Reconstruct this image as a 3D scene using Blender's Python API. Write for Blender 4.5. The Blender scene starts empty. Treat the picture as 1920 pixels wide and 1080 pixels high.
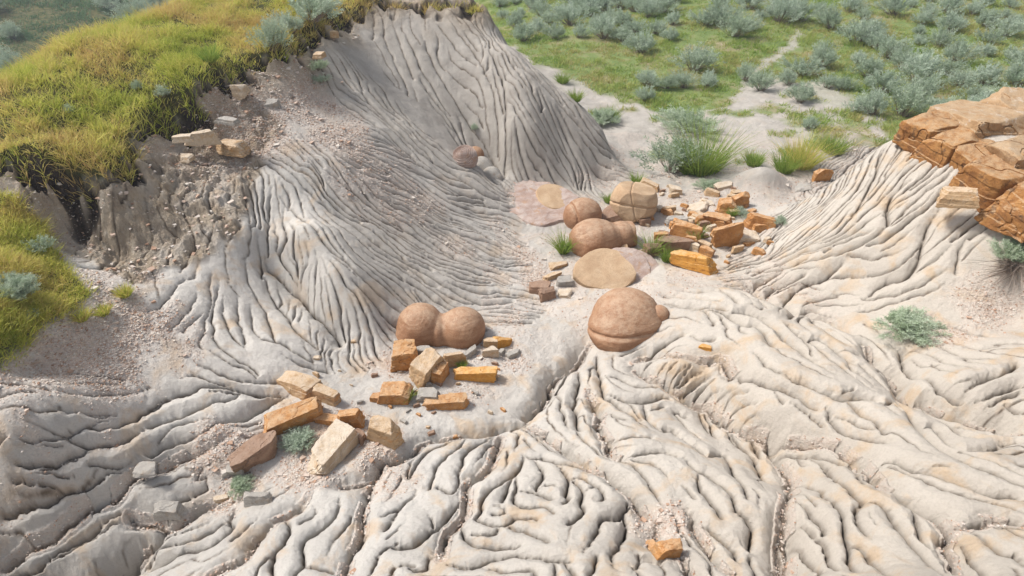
import bpy, bmesh, math
import numpy as np
from mathutils import Vector, Matrix

# ------------------------------------------------------------------ camera, light, exposure
SC = bpy.context.scene
COL = SC.collection
CAM_H, PITCH, FPX = 6.5, math.radians(35.0), 1274.0
cam_data = bpy.data.cameras.new("camera")
cam_data.sensor_width = 36.0
cam_data.lens = FPX / 1920.0 * 36.0
cam_data.clip_end = 2000.0
cam = bpy.data.objects.new("camera", cam_data)
COL.objects.link(cam)
cam.location = (0, 0, CAM_H)
cam.rotation_euler = (math.pi / 2 - PITCH, 0, 0)
SC.camera = cam

SUN_EL, SUN_AZ = math.radians(54), math.radians(-78)     # azimuth from +Y towards +X
world = bpy.data.worlds.new("World")
SC.world = world
world.use_nodes = True
wn = world.node_tree.nodes
sky = wn.new("ShaderNodeTexSky")
sky.sky_type = 'NISHITA'
sky.sun_disc = False
sky.sun_elevation = SUN_EL
sky.sun_rotation = SUN_AZ
sky.dust_density = 3.0
sky.air_density = 1.0
wn["Background"].inputs["Strength"].default_value = 0.11
hs = wn.new("ShaderNodeHueSaturation")                  # thin bright overcast: the sky is paler than a clear one
hs.inputs["Saturation"].default_value = 0.45
world.node_tree.links.new(sky.outputs[0], hs.inputs["Color"])
world.node_tree.links.new(hs.outputs[0], wn["Background"].inputs[0])
sun_data = bpy.data.lights.new("sun", 'SUN')
sun_data.energy = 2.9
sun_data.angle = math.radians(11)
sun_data.color = (1.0, 0.955, 0.90)
sun = bpy.data.objects.new("sun", sun_data)
COL.objects.link(sun)
sdir = Vector((math.sin(SUN_AZ) * math.cos(SUN_EL), math.cos(SUN_AZ) * math.cos(SUN_EL), math.sin(SUN_EL)))
sun.rotation_euler = sdir.to_track_quat('Z', 'Y').to_euler()
SC.view_settings.view_transform = 'Standard'
SC.view_settings.look = 'None'
SC.view_settings.exposure = 0.58
SC.view_settings.gamma = 1.0

rng = np.random.default_rng(7)
CP, SP = math.cos(PITCH), math.sin(PITCH)

def ray(u, v):
    """direction (per unit of view depth) of the sight line through a picture point"""
    s = (v - 540.0) / FPX
    return (u - 960.0) / FPX, CP - s * SP, -(SP + s * CP)

def at_z(u, v, z):
    dx, dy, dz = ray(u, v)
    t = (z - CAM_H) / dz
    return np.array((dx * t, dy * t, z))

# ------------------------------------------------------------------ noise
def _hash(ix, iy, seed):
    h = (ix.astype(np.int64) * 374761393 + iy.astype(np.int64) * 668265263 + seed * 1442695041) & 0xffffffff
    h = ((h ^ (h >> 13)) * 1274126177) & 0xffffffff
    return ((h ^ (h >> 16)) & 0xffff) / 65535.0

def vnoise(x, y, seed=0):
    x = np.asarray(x, float); y = np.asarray(y, float)
    ix, iy = np.floor(x), np.floor(y)
    fx, fy = x - ix, y - iy
    fx = fx * fx * fx * (fx * (fx * 6 - 15) + 10)
    fy = fy * fy * fy * (fy * (fy * 6 - 15) + 10)
    a, b = _hash(ix, iy, seed), _hash(ix + 1, iy, seed)
    c, d = _hash(ix, iy + 1, seed), _hash(ix + 1, iy + 1, seed)
    return (a + (b - a) * fx) * (1 - fy) + (c + (d - c) * fx) * fy - 0.5

def fbm(x, y, seed=0, octv=4, gain=0.5):
    r, a = 0.0, 1.0
    for k in range(octv):
        r = r + a * vnoise(x * 2 ** k + 17.3 * k, y * 2 ** k - 9.1 * k, seed + k)
        a *= gain
    return r

# ------------------------------------------------------------------ large form of the land: heights met along sight lines
CTRL = """
1000,120,0 1200,150,0 1500,150,0 1900,150,.1 1200,30,.2 1500,30,.3 1900,30,.4 1100,60,.1
1180,250,0 1250,350,0 1350,250,0 1150,340,0 1430,300,.1 1440,340,.2 1560,260,.1 1600,200,.1 1500,380,.05
1080,370,.1 1200,400,0 1300,420,.05 1100,480,0 1000,450,.05 1000,550,-.05 960,620,0 900,700,.05 800,720,.1
760,790,.08 1050,620,-.05 1000,700,-.05 1085,660,-.12 1300,490,.02 1380,430,.08 1180,540,.02
700,740,.15 600,700,.28 640,650,.26 560,740,.25 940,760,-.02
530,330,1.80 570,430,1.42 620,500,1.10 680,570,.66 475,425,1.48 505,440,1.22 730,620,.2
700,350,1.35 940,480,.06 800,420,.68 850,520,.25 700,480,.8 640,400,1.22 760,560,.33 800,330,1.0 900,400,.35
640,300,1.8 560,260,2.1 700,250,1.75 800,250,1.4 900,310,.75 950,345,.4 940,560,.0 870,580,.05
500,495,.98 560,565,.56 640,645,.24 440,480,1.25 400,560,1.03 400,650,.8 350,700,.75 300,760,.62 450,700,.58 520,640,.58
200,640,1.2 50,690,1.4 100,600,1.6 0,640,1.8 250,550,1.4 300,500,1.42 430,450,1.45 360,480,1.42 180,520,1.6
200,375,2.15 230,470,1.5 60,480,1.9 10,335,2.55 100,345,2.4 140,430,1.75 255,265,2.5 370,190,2.75 420,160,2.85 530,105,2.95 610,55,3.05
700,5,3.1 800,2,3.05 905,10,2.9
450,180,2.65 440,270,2.1 350,260,2.25 330,350,1.95 400,350,1.85 330,420,1.65 420,400,1.62 500,220,2.35 600,130,2.6
640,90,2.75 600,200,2.15 300,320,2.15
700,60,2.7 700,130,2.25 800,60,2.6 800,130,2.05 800,200,1.6 700,200,1.95 870,60,2.55 860,130,2.0 880,230,1.15 930,300,.55 940,330,.35
960,90,2.35 1010,130,1.95 1080,190,1.4 1130,240,.85 1152,295,.08 1000,250,1.15 1000,345,.25 1060,358,.08 1050,250,.95
950,250,1.15 960,170,1.8 1100,300,.4 1120,330,.05
0,165,3.25 140,72,3.42 330,12,3.43 500,8,3.36 150,250,2.75 250,150,3.05 400,80,3.15 50,220,3.0 500,50,3.1 330,180,2.85 0,280,2.75
60,715,1.5 100,820,1.08 0,850,1.15 0,710,1.55 160,760,1.1 230,790,.75 250,870,.55 150,950,.42 0,950,.55 300,960,.2 180,1050,0 0,1060,.15 400,830,.45
500,780,.3 380,900,.2 240,1060,-.05 500,960,.3 400,1050,.3 600,1000,.48 600,1060,.55 560,900,.2 450,900,.14 650,860,.12 700,950,.45 650,1060,.55
500,850,.2 600,820,.15
900,900,.5 1000,850,.38 1050,1000,1.0 900,1050,.85 1150,950,.92 1050,900,.65 1100,700,.1 1200,690,.12 1200,800,.5 1300,850,.68
1210,1010,.8 1300,1040,1.2 1400,950,.95 850,850,.25 800,960,.5
1350,770,.12 1430,830,.3 1480,900,.47 1470,1050,.82 1280,742,.15 1300,720,.1
1280,580,.38 1400,548,.5 1500,620,.62 1620,650,.62 1400,650,.62 1300,680,.42 1380,722,.5 1450,775,.6 1500,720,.85 1600,720,.92 1700,800,1.15 1850,850,1.35 1900,950,1.55
1600,900,1.15 1550,1000,1.2 1700,1000,1.45 1850,1060,1.75 1620,1060,1.45 1250,640,.22
1440,565,.12 1600,612,.35 1750,620,.6 1900,590,.8 1340,515,.05 1670,670,.55 1710,710,.62 1740,765,.75 1850,790,.95 1800,700,1.02 1900,700,1.2
1900,640,.95 1780,830,1.1
1662,268,1.9 1550,370,.92 1450,440,.2 1430,490,.1 1500,500,.38 1600,450,.95 1700,400,1.45 1650,350,1.5 1750,480,1.15
1850,500,1.2 1800,560,.85 1700,560,.65 1580,540,.38 1750,330,1.9 1850,400,1.75 1900,450,1.6 1750,255,2.25 1850,230,2.4 1900,300,2.35
"""
WORLDP = """0,2.5,1.6 3,2.8,2 -3,2.8,.6 -6,3.5,1.4 0,-1,2.2 5,1,2.6 -6,-1,2 -10,8,2.3 -9.6,10.5,1.9 -9.2,13,1.7 -8.9,16,1.4 -9,5,2.6 8,5,2 9,7,1.8 10,3,2.6 -12,2,3 0,-12,2 12,-10,3 -12,-10,3
.95,16.2,.2 2.3,15.3,.02 -.2,18.5,1.2 -2,18,3.1 -3.5,16.5,3.15 -1.2,17,3 -4,20,2.6 -1,21,.5 1,19,.1 -5.5,16,3.3 -12,11,.8 -11,15,.2 -6,20,.8 -3,24,0
-9,22,-2.5 -14,19,-2.5 -20,14,-1 -20,25,-4 -12,30,-4 -5,32,-2.5 -25,35,-4 -14,42,-3.8 -35,25,-3.5 -40,45,-3.5 -8,45,-3.2 -20,55,-2.5 -45,60,-1 -15,70,1 -40,90,6 0,90,5 0,60,1 0,40,.3
7.3,13,.1 6,12.9,.0 5.2,12.2,.08 9,14,.1 10.5,12.3,.6 11.5,9,1.8 13,11,.8 8.8,11.6,1.4 15,15,.3 20,10,1 25,20,.5 15,25,.3 30,35,.8 20,40,.8 12,33,.4 40,60,2 40,90,6 25,0,3 60,30,3 -30,0,3 -60,20,2 -60,60,0 60,90,6"""

def _parse3(s):
    return [tuple(float(a) for a in t.split(',')) for t in s.split()]
cp = [at_z(u, v, z) for u, v, z in _parse3(CTRL)] + [np.array(p) for p in _parse3(WORLDP)]
cp = np.array(cp)
def _kern(r2):
    return -np.sqrt(r2 + 0.03)
_n = len(cp)
_d2 = ((cp[:, None, :2] - cp[None, :, :2]) ** 2).sum(-1)
_A = np.zeros((_n + 3, _n + 3))
_A[:_n, :_n] = _kern(_d2) + np.eye(_n) * 0.02
_A[:_n, _n] = _A[_n, :_n] = 1
_A[:_n, _n + 1:] = cp[:, :2]; _A[_n + 1:, :_n] = cp[:, :2].T
_W = np.linalg.solve(_A, np.concatenate([cp[:, 2], np.zeros(3)])).astype(np.float32)
_cx = cp[:, 0].astype(np.float32); _cy = cp[:, 1].astype(np.float32)

def macro(x, y):
    x = np.asarray(x, np.float32); y = np.asarray(y, np.float32)
    out = _W[_n] + _W[_n + 1] * x + _W[_n + 2] * y
    for k in range(_n):
        dx = x - _cx[k]; dy = y - _cy[k]
        out = out - _W[k] * np.sqrt(dx * dx + dy * dy + np.float32(0.03))
    return out

# ------------------------------------------------------------------ grid: fine where the land is near, stretched to the distance
FAN = 4.55
_a0 = 0.74
NA = 1560
ga = list(np.linspace(-_a0, _a0, NA))
st = ga[1] - ga[0]
right = []
p = _a0
while p < 4.5:
    st *= 1.12; p += st; right.append(p)
GA = np.array([-q for q in right[::-1]] + ga + right)
rows = [2.6]
while rows[-1] < 28:
    y = rows[-1]
    rows.append(y + (0.0078 if y < 6.5 else 0.0078 + (y - 6.5) * 0.0011 if y < 18 else 0.0205 + (y - 18) * 0.006))
st = rows[-1] - rows[-2]
while rows[-1] < 160:
    st *= 1.06; rows.append(rows[-1] + st)
low = []
p, st = 2.6, 0.0078
while p > -2.2:
    st *= 1.12; p -= st; low.append(p)
GY = np.array(low[::-1] + rows)
XX = (GA[None, :] * (GY[:, None] + FAN)).astype(np.float32)
YY = np.repeat(GY[:, None], len(GA), 1).astype(np.float32)
NR, NC = XX.shape

# coarse macro evaluated on every 4th line then interpolated
def _up(a, n, idx):
    return a
ri = np.unique(np.r_[np.arange(0, NR, 4), NR - 1]); ci = np.unique(np.r_[np.arange(0, NC, 4), NC - 1])
Zc = macro(XX[np.ix_(ri, ci)], YY[np.ix_(ri, ci)])
def _interp_axis(A, src, dst):
    j = np.clip(np.searchsorted(src, dst, side='right') - 1, 0, len(src) - 2)
    f = ((dst - src[j]) / (src[j + 1] - src[j])).astype(np.float32)
    return A[j] * (1 - f)[:, None] + A[j + 1] * f[:, None]
Z0 = _interp_axis(Zc, GY[ri], GY)
Z0 = _interp_axis(Z0.T.copy(), GA[ci], GA).T.copy()
ZZ = Z0.copy()

def grid_index(x, y):
    return np.interp(y, GY, np.arange(NR)), np.interp(x / (y + FAN), GA, np.arange(NC))

def sample(A, x, y):
    fj, fi = grid_index(x, y)
    j = np.clip(np.floor(fj).astype(int), 0, NR - 2); i = np.clip(np.floor(fi).astype(int), 0, NC - 2)
    tj = fj - j; ti = fi - i
    return (A[j, i] * (1 - ti) + A[j, i + 1] * ti) * (1 - tj) + (A[j + 1, i] * (1 - ti) + A[j + 1, i + 1] * ti) * tj

def hit(u, v, A=None):
    """where the sight line through a picture point first meets the land"""
    A = ZZ if A is None else A
    dx, dy, dz = ray(u, v)
    t = np.geomspace(4.0, 140.0, 900)
    x, y, z = dx * t, dy * t, CAM_H + dz * t
    g = z - sample(A, x, y)
    k = np.argmax(g < 0)
    if g[k] >= 0:
        return np.array((x[-1], y[-1], z[-1]))
    if k == 0:
        k = 1
    f = g[k - 1] / (g[k - 1] - g[k])
    tt = t[k - 1] + (t[k] - t[k - 1]) * f
    return np.array((dx * tt, dy * tt, CAM_H + dz * tt))

def poly_world(pts, A=None):
    return np.array([hit(u, v, Z0 if A is None else A)[:2] for u, v in pts])

def inside(poly, X, Y):
    r = np.zeros(X.shape, bool)
    n = len(poly)
    for i in range(n):
        x1, y1 = poly[i]; x2, y2 = poly[(i + 1) % n]
        if y1 == y2: continue
        c = ((Y >= min(y1, y2)) & (Y < max(y1, y2)))
        xc = x1 + (Y - y1) * (x2 - x1) / (y2 - y1)
        r ^= c & (X < xc)
    return r
# ------------------------------------------------------------------ rills and gullies, read off the ground one by one
# class: G deep gully, W wide gully with a gravel floor, M rill, S fine rill
GROOVES = {
(0, 0, 1): """
G 1105,640 1090,660 1081,673 1067,682 1047,690 1033,707 1028,723 1013,747 997,760 988,773
""",
(640, 720, 3): """
G 1045,160 1040,190 960,215 900,225 820,250 700,265 600,270 500,285 440,310 400,350 300,400 220,415 200,450 175,495 100,525 0,545
W 1040,225 1100,250 1160,265 1200,320 1300,370 1390,430 1420,460 1500,490 1560,530 1620,590 1670,650 1720,720
W 1720,720 1760,760 1780,830 1760,900
M 1015,390 1020,420 990,470 970,500 900,540 830,580 795,630 790,690 765,720 780,750 850,775 940,770 980,740 1050,735 1100,745
M 940,770 950,790 1020,805 1100,820 1160,860
M 975,505 985,560 970,610 990,660 1040,680 1120,675 1170,690 1190,715
M 975,505 940,550 920,600 905,640
M 985,590 1050,585 1110,590 1150,610 1190,630
M 1080,420 1120,460 1140,500 1110,550 1105,580
S 1100,590 1130,570 1180,565 1200,575
M 1220,460 1270,510 1280,560 1270,600 1290,630 1260,660
M 1020,400 1080,415 1130,405 1200,440 1290,445 1370,465
M 1280,520 1330,550 1360,600 1350,650 1360,700 1330,740 1280,770
M 1350,580 1400,580 1430,560 1470,590 1480,630 1440,650
M 1290,530 1350,520 1400,540 1450,570
S 820,690 870,670 920,685 900,710 850,715
M 670,740 680,800 720,860 740,885 820,895 920,885 1000,880
M 700,830 760,820 860,820 880,805
M 600,1000 700,1010 780,1000 830,970 900,945 1000,935 1100,945 1190,965 1240,970 1290,965
M 800,1020 870,1035 960,1040 1050,1025 1100,1040 1090,1080
M 1190,970 1200,1020 1210,1080
M 1250,975 1290,1020 1330,1080
M 1370,930 1400,880 1440,830 1460,770 1500,750 1560,740 1600,700 1610,650
M 1560,1040 1530,960 1560,900 1590,850 1600,790
M 1640,1060 1670,1000 1680,950
M 1670,640 1600,690 1590,760
W 560,960 570,870 590,800 660,740 700,690 700,540 760,490 830,440 860,370 890,290
S 740,280 690,310 650,370 600,400 540,450 520,520 500,580
M 870,290 800,310 740,350 690,400 660,480 650,560 600,590 540,570
S 640,300 560,350 480,370 440,420 400,470 390,520
S 420,400 380,460 370,520
M 380,640 330,690 280,750 240,800
S 430,590 380,650 300,700 230,730
M 500,720 520,780 450,850 400,890 300,900
W 220,430 180,520 140,600 120,680 110,760 100,840 60,920 30,980 20,1060
S 340,790 260,860
M 560,940 500,960 480,1010 430,1040 380,1030
M 700,590 620,690 570,760 500,800
""",
(0, 720, 3): """
S 1600,45 1500,35 1380,35 1300,30 1180,25
M 1370,35 1290,65 1200,85 1110,120 1000,160 900,195 830,215
M 1620,60 1500,85 1430,125 1330,175 1250,200 1150,250 1090,270 1040,290 980,300 900,320 850,350 800,370
S 1240,195 1150,195 1060,200 980,225 920,270 880,310
S 1080,20 980,45 900,80 830,120 760,165 690,200 640,230 570,245 480,235 400,250 340,270
M 830,220 760,260 700,290 640,320 560,330 480,330 420,310 370,290
S 670,150 600,165 540,165 480,155
S 640,190 540,215 430,240 380,235
M 520,350 430,380 330,405 200,415 120,415 60,400
S 570,340 520,355 460,390 380,420 300,440 200,445
S 490,330 400,300 300,290 180,300 100,290
S 600,430 540,470 500,520 440,545 340,560 200,530 60,530
M 700,465 600,485 520,520 470,560 400,570 320,590 260,620 200,640 60,690 0,720
S 780,380 740,410 690,440 600,450 500,450
W 1300,290 1150,350 1000,390 880,430 760,480 690,530 620,600 520,640 450,680 350,760 250,820 150,890 50,960 0,1000
M 700,710 600,740 520,790 420,850 330,900 240,960 160,1020 80,1050 0,1075
S 720,740 640,780 560,810 460,870 370,920 280,960 200,1010 100,1060
G 930,780 850,870 740,920 700,960 600,1040 520,1070 350,1060 220,1070
M 1310,700 1290,760 1300,790 1250,850 1180,890 1090,920 990,950 900,990 800,1020 760,1050
S 1320,740 1230,780 1150,830 1080,870 1000,880 920,900 850,940 780,990
W 1740,610 1700,660 1620,710 1560,740 1490,790 1430,850 1390,920 1330,970 1240,1010 1170,1050
M 1600,730 1625,800 1600,880 1540,930 1520,1000 1530,1070
M 1910,640 1880,720 1800,790 1730,850 1700,900 1690,960 1700,1000 1660,1060
S 1760,680 1760,730 1680,770
W 1300,620 1150,680 1080,720 1000,770 930,790 860,760 800,750 720,730
S 1640,1040 1740,1030 1880,1050
M 700,950 620,1020 580,1080
""",
(0, 480, 3): """
S 1370,0 1385,80 1410,180 1450,250 1490,310 1520,390 1530,450 1560,490
S 1430,60 1490,130 1510,200 1560,280 1620,340 1660,410 1720,470 1780,510
M 1500,0 1500,60 1560,100 1640,170 1700,230 1760,290 1830,350 1880,420 1910,470
S 1190,100 1170,160 1180,240 1165,330 1140,420 1120,480 1140,520
S 1230,130 1215,220 1190,310 1190,400 1210,480 1260,530 1330,570 1400,610 1450,660
S 1250,220 1255,330 1290,420 1350,480
S 1330,200 1330,280 1340,370 1365,440 1370,490
S 1410,270 1410,350 1440,430 1500,470 1580,490 1650,530 1750,580
S 1110,210 1060,290 1000,370 960,420
S 1050,100 970,190 900,260 840,310
S 1140,300 1080,360 1030,420
S 1090,590 1150,620 1230,650 1330,680 1440,690 1560,705
S 1000,690 1090,660 1180,690 1290,715
M 1600,775 1480,760 1380,755 1260,720 1150,725 1040,750 950,780 880,820 800,860 740,900
S 1160,510 1240,560 1300,600 1380,620 1440,670
S 1590,560 1700,600 1850,640
""",
(900, 500, 3): """
M 660,500 665,560 680,620 690,680 710,720 760,740 780,770 830,800 870,830 890,860
M 520,560 480,600 440,650 430,690
M 560,580 560,650 540,700 530,760 550,820 545,880 560,910
W 610,700 640,740 680,800 670,860 700,910 730,960 740,1010 800,1050
S 670,800 730,810 780,840 830,860
S 780,750 850,770 890,820 900,850
S 700,620 780,620 860,655 960,660 1010,650
M 700,700 760,720 840,745 930,740 1000,720 1060,720
S 940,800 990,790 1040,770
M 930,770 930,820 970,860 1020,900 1060,900
M 960,860 1020,890 1090,910 1130,940 1180,970 1230,1000 1280,1060
S 730,950 800,960 880,950 970,960
M 800,1050 870,1050 950,1030 1040,1030 1100,1050
W 860,560 960,590 1030,610 1090,660 1150,705 1200,745 1280,760 1330,800 1400,860 1480,895 1560,920 1640,965 1680,1000
L 1000,520 950,540 920,570
L 1060,520 1020,560 1010,590
L 1110,520 1070,560 1040,600
L 1160,545 1110,580 1080,610 1070,640
L 1190,550 1150,590 1110,630 1100,660
L 1250,590 1200,600 1150,620 1120,650
L 1300,610 1240,640 1190,670 1160,690
L 1320,630 1270,660 1230,700 1210,730
L 1370,680 1320,690 1280,720 1240,760
L 1450,680 1400,695 1350,720 1320,760
L 1500,700 1430,710 1390,750 1370,790
L 1560,760 1480,770 1430,800 1410,840
L 1580,830 1520,830 1480,860 1470,890
L 1640,870 1570,860 1520,880
W 860,530 940,480 1040,470 1150,465 1230,480 1370,490 1400,530 1440,570
M 1440,570 1480,610 1540,610 1620,640 1750,670 1850,730 1910,770
M 870,510 960,470 1020,430 1080,400 1130,375 1150,370
S 1040,210 1120,220 1200,230 1270,240 1310,290 1320,320
S 1300,240 1350,270 1380,310 1390,340
M 1270,235 1330,235 1400,250 1440,280 1490,310 1560,320 1600,350 1630,400 1680,430
M 1410,250 1500,240 1580,270 1640,310 1690,350 1740,400 1790,430 1850,480 1910,520
S 1460,310 1470,350 1500,370
M 1050,205 1200,215 1300,215 1400,230
S 1150,130 1230,140 1300,130 1350,130
S 1340,120 1400,150 1460,200
S 1180,380 1260,400 1330,390
M 1730,320 1790,360 1860,400 1910,430
M 1730,290 1790,250 1850,230 1910,230
M 1270,790 1290,850 1310,900 1330,940
M 1420,860 1400,900 1420,950 1440,1000 1500,1040 1540,1060
M 1490,910 1540,980 1580,1050
""",
(1280, 720, 3): """
M 95,150 130,220 170,260 190,290
M 10,310 80,350 140,400 200,390 240,400 270,450 290,500 320,540 350,590 370,640
M 270,230 290,290 330,350 390,400 430,460 470,540
M 350,250 390,300 430,360 440,390
M 5,410 50,450 90,480 150,500 200,540 250,590 290,640 300,690 350,730 390,780 380,860 370,910
M 80,490 90,560 150,640 200,700 230,740
S 0,570 50,610 80,640
S 430,690 430,620 400,600
W 0,680 50,720 80,790 130,870 180,930 220,990 300,1040
M 90,790 150,790 190,830 250,870 300,920 310,960
G 0,940 40,1010 90,1060
W 480,320 540,400 600,470 620,550 600,620 580,680 580,780 570,880 560,970 560,1080
W 580,600 580,780 590,880 600,970 600,1080
M 540,400 560,380 640,375 700,380 790,380 850,400 920,430
S 600,440 650,400 690,440
M 700,405 780,430 830,470 880,520 950,570 1000,620 1030,650 1000,690 990,730 1020,790 1050,830
M 640,550 700,545 770,570 830,610 870,660 910,720 930,790 940,860 950,920 960,980 1010,1040
S 650,600 700,610 740,650 760,680
M 640,640 690,670 740,720 800,790 810,820
M 630,780 700,800 760,840 800,900 820,960 870,1040
M 590,870 640,880 690,930 720,990 790,1050
M 950,940 970,880 1030,910 1080,960 1150,1020 1210,1070
M 1030,660 1100,650 1160,680 1200,740 1240,800 1280,850 1350,900 1410,960 1500,1060
S 1060,720 1090,760 1110,780
S 930,350 970,430 1010,500 1030,540
M 1290,640 1310,720 1340,790 1380,850 1420,890
W 500,330 620,310 760,300 860,320 920,345 1000,390 1060,440 1110,500 1170,550
G 1170,550 1250,600 1320,640 1400,690 1480,740 1520,800 1510,870 1550,950 1590,1040
M 1110,440 1160,420 1230,425 1320,460 1390,475 1460,500 1540,530 1640,560 1740,600 1900,620
S 1390,470 1420,455 1500,460
W 1480,740 1560,775 1620,790 1700,760 1780,745 1900,760
M 1540,820 1600,880 1650,950 1700,1020 1760,1070
M 1600,790 1680,830 1740,880 1820,930 1910,960
M 900,60 960,100 1030,160 1080,180 1110,200 1150,260
M 820,120 850,180 900,230 960,260 1080,280 1150,300
S 850,150 930,190 1000,210 1080,240
S 510,10 540,60 570,100
S 600,110 680,140 740,180 800,230
S 1050,90 1130,110 1180,100 1230,150
M 1190,70 1240,130 1290,170 1330,230 1370,270 1430,320 1490,360 1560,400
M 1370,240 1440,240 1480,290 1560,350 1640,360 1750,345 1860,310 1910,300
M 1340,90 1400,150 1480,190 1540,230 1600,280 1660,290
M 1540,215 1620,240 1720,250 1830,260
G 1275,80 1300,80 1370,60 1430,80 1500,120 1600,140 1650,165 1740,180 1810,190 1850,215 1910,220
""",
(1280, 480, 3): """
G 1050,490 1080,530 1130,590 1180,620 1220,660 1235,710 1270,750 1275,800
M 1190,490 1240,530 1270,600 1320,650 1400,680 1460,720 1520,760 1600,790
S 1250,530 1330,530 1420,560 1500,590 1600,600 1660,620
S 1290,560 1350,610 1440,600
S 1300,470 1400,480 1480,510 1560,540 1640,560 1740,560
S 1500,480 1600,490 1700,510 1800,490
S 1480,390 1560,400 1640,430 1740,440
M 1590,760 1640,700 1700,670 1760,640 1850,620 1910,590
S 1500,720 1590,690 1660,670
M 1670,800 1730,760 1790,740 1910,700
M 1720,825 1800,790 1860,760 1910,740
M 570,640 620,670 700,690 770,720 850,760 900,775 1000,770 1080,800
S 860,770 900,750 960,730
S 400,540 460,580 520,630 570,650
M 600,380 640,420 700,450 780,460 850,500 900,540 960,590
S 660,430 700,480 740,540
S 870,510 960,530 1040,560 1100,600 1160,650 1220,690
S 930,580 960,630 1000,650
G 370,160 430,210 480,250 550,270 620,290 690,310 770,340 850,360 940,400
M 470,240 480,200 540,160 620,130 700,90
M 560,270 600,220 680,150 780,110 860,60 900,30
S 680,280 720,250 800,230 870,215
M 1040,220 1100,170 1150,120 1250,105 1300,60 1330,10
M 400,190 420,150 500,110 560,70
S 370,100 380,80 470,70 600,50 700,10
""",
(1280, 240, 3): """
M 1130,120 1100,200 1090,260 1040,340 1010,420 960,480
M 1290,290 1200,350 1160,420 1170,480 1160,530
M 1440,460 1400,520 1370,600 1350,700 1310,770 1280,800
S 1600,620 1560,680 1545,800
"""}
# directions of the finely rilled slopes: spacing in metres, then the course of the water
GUIDES = {
(1280, 240, 3): """
.075 1130,80 980,180 900,260 800,360 700,450 600,540 520,600 460,680
.09 1250,180 1150,280 1050,400 950,500 850,600 700,660 520,740
.1 1400,330 1300,420 1180,520 1050,620 900,690 700,750 450,800 390,830
.12 1480,500 1400,600 1300,700 1200,780 1050,820
.16 1100,820 900,820 700,850 560,900 470,930
""",
(480, 0, 1.6875): """
.2 520,100 560,200 620,300 680,400 740,480 770,540
.12 300,250 400,360 500,460 620,545 720,610 800,640
.15 600,50 680,150 740,250 760,350 770,500
.1 735,150 770,220 790,300 790,420 790,560
.105 730,60 800,180 880,300 940,420 1000,520 1025,600
.105 820,200 920,280 1010,380 1080,460 1125,500
.1 790,300 860,420 920,520 965,600
.18 430,60 460,150 500,250
""",
(440, 300, 3): """
.105 260,200 380,330 500,450 620,560 740,680 860,790 950,870
.11 300,50 450,200 650,350 850,500 1050,620 1250,740 1400,800 1560,800
.1 500,50 700,200 900,350 1100,480 1300,580 1500,640
.075 700,30 900,130 1100,250 1300,360 1450,450
.08 900,20 1100,100 1250,180 1400,220
.1 850,600 1000,700 1150,800 1250,850
.08 200,150 190,300 180,420 190,540
.09 280,250 270,350 290,450 250,540 300,620 350,690
.09 400,450 420,550 380,640 370,700
.1 520,600 560,700 590,800 600,900 620,1000
""",
(0, 0, 1): """
.17 250,405 245,440 235,485
.17 330,410 325,450 310,500
.16 420,380 405,420 385,470
""",
(0, 720, 3): """
.14 300,120 450,150 600,155
.16 100,200 250,250 400,300
.16 60,330 200,330 350,340
.16 60,480 200,480 400,500
.16 10,600 150,600 300,580
"""}

def read_lines(table):
    out = []
    for (ox, oy, sc), txt in table.items():
        for ln in txt.strip().splitlines():
            head, *pts = ln.split()
            out.append((head, [(ox + float(p.split(',')[0]) / sc, oy + float(p.split(',')[1]) / sc) for p in pts]))
    return out

def smooth_line(P, step=0.03, wob=0.012, seed=0):
    """rounded course through the points, resampled, with a little wander"""
    P = np.asarray(P, float)
    if len(P) > 2:
        Q = np.vstack([2 * P[0] - P[1], P, 2 * P[-1] - P[-2]])
        out = []
        for i in range(1, len(Q) - 2):
            t = np.linspace(0, 1, 8, endpoint=False)[:, None]
            a, b, c, d = Q[i - 1], Q[i], Q[i + 1], Q[i + 2]
            out.append(0.5 * (2 * b + (c - a) * t + (2 * a - 5 * b + 4 * c - d) * t * t + (3 * b - a - 3 * c + d) * t ** 3))
        P = np.vstack(out + [P[-1:]])
    L = np.r_[0, np.cumsum(np.hypot(*np.diff(P, axis=0).T))]
    n = max(3, int(L[-1] / step) + 1)
    s = np.linspace(0, L[-1], n)
    x = np.interp(s, L, P[:, 0]); y = np.interp(s, L, P[:, 1])
    w = wob * 2.2
    return np.c_[x + w * fbm(x * 7, y * 7, 31 + seed, 2), y + w * fbm(x * 7, y * 7, 77 + seed, 2)]

CLS = {'G': (.21, .27, .02), 'W': (.19, .20, .03), 'M': (.145, .16, .002), 'S': (.10, .095, .0), 'L': (.085, .17, .0)}
lines = []                                       # (points, R, D, floor, head taper)
for k, (c, px) in enumerate(read_lines(GROOVES)):
    R, D, fl = CLS[c]
    P = smooth_line(poly_world(px), seed=k)
    far = np.hypot(P[:, 0].mean(), P[:, 1].mean()) / 6.0
    q = max(.85, min(1.25, far)) * rng.uniform(.85, 1.2)
    lines.append((P, R * q, D * q, fl, c))
guides = []
for k, (c, px) in enumerate(read_lines(GUIDES)):
    sp = float(c) * 1.3
    P = smooth_line(poly_world(px), step=0.04, seed=k)
    guides.append((P, sp))

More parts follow.
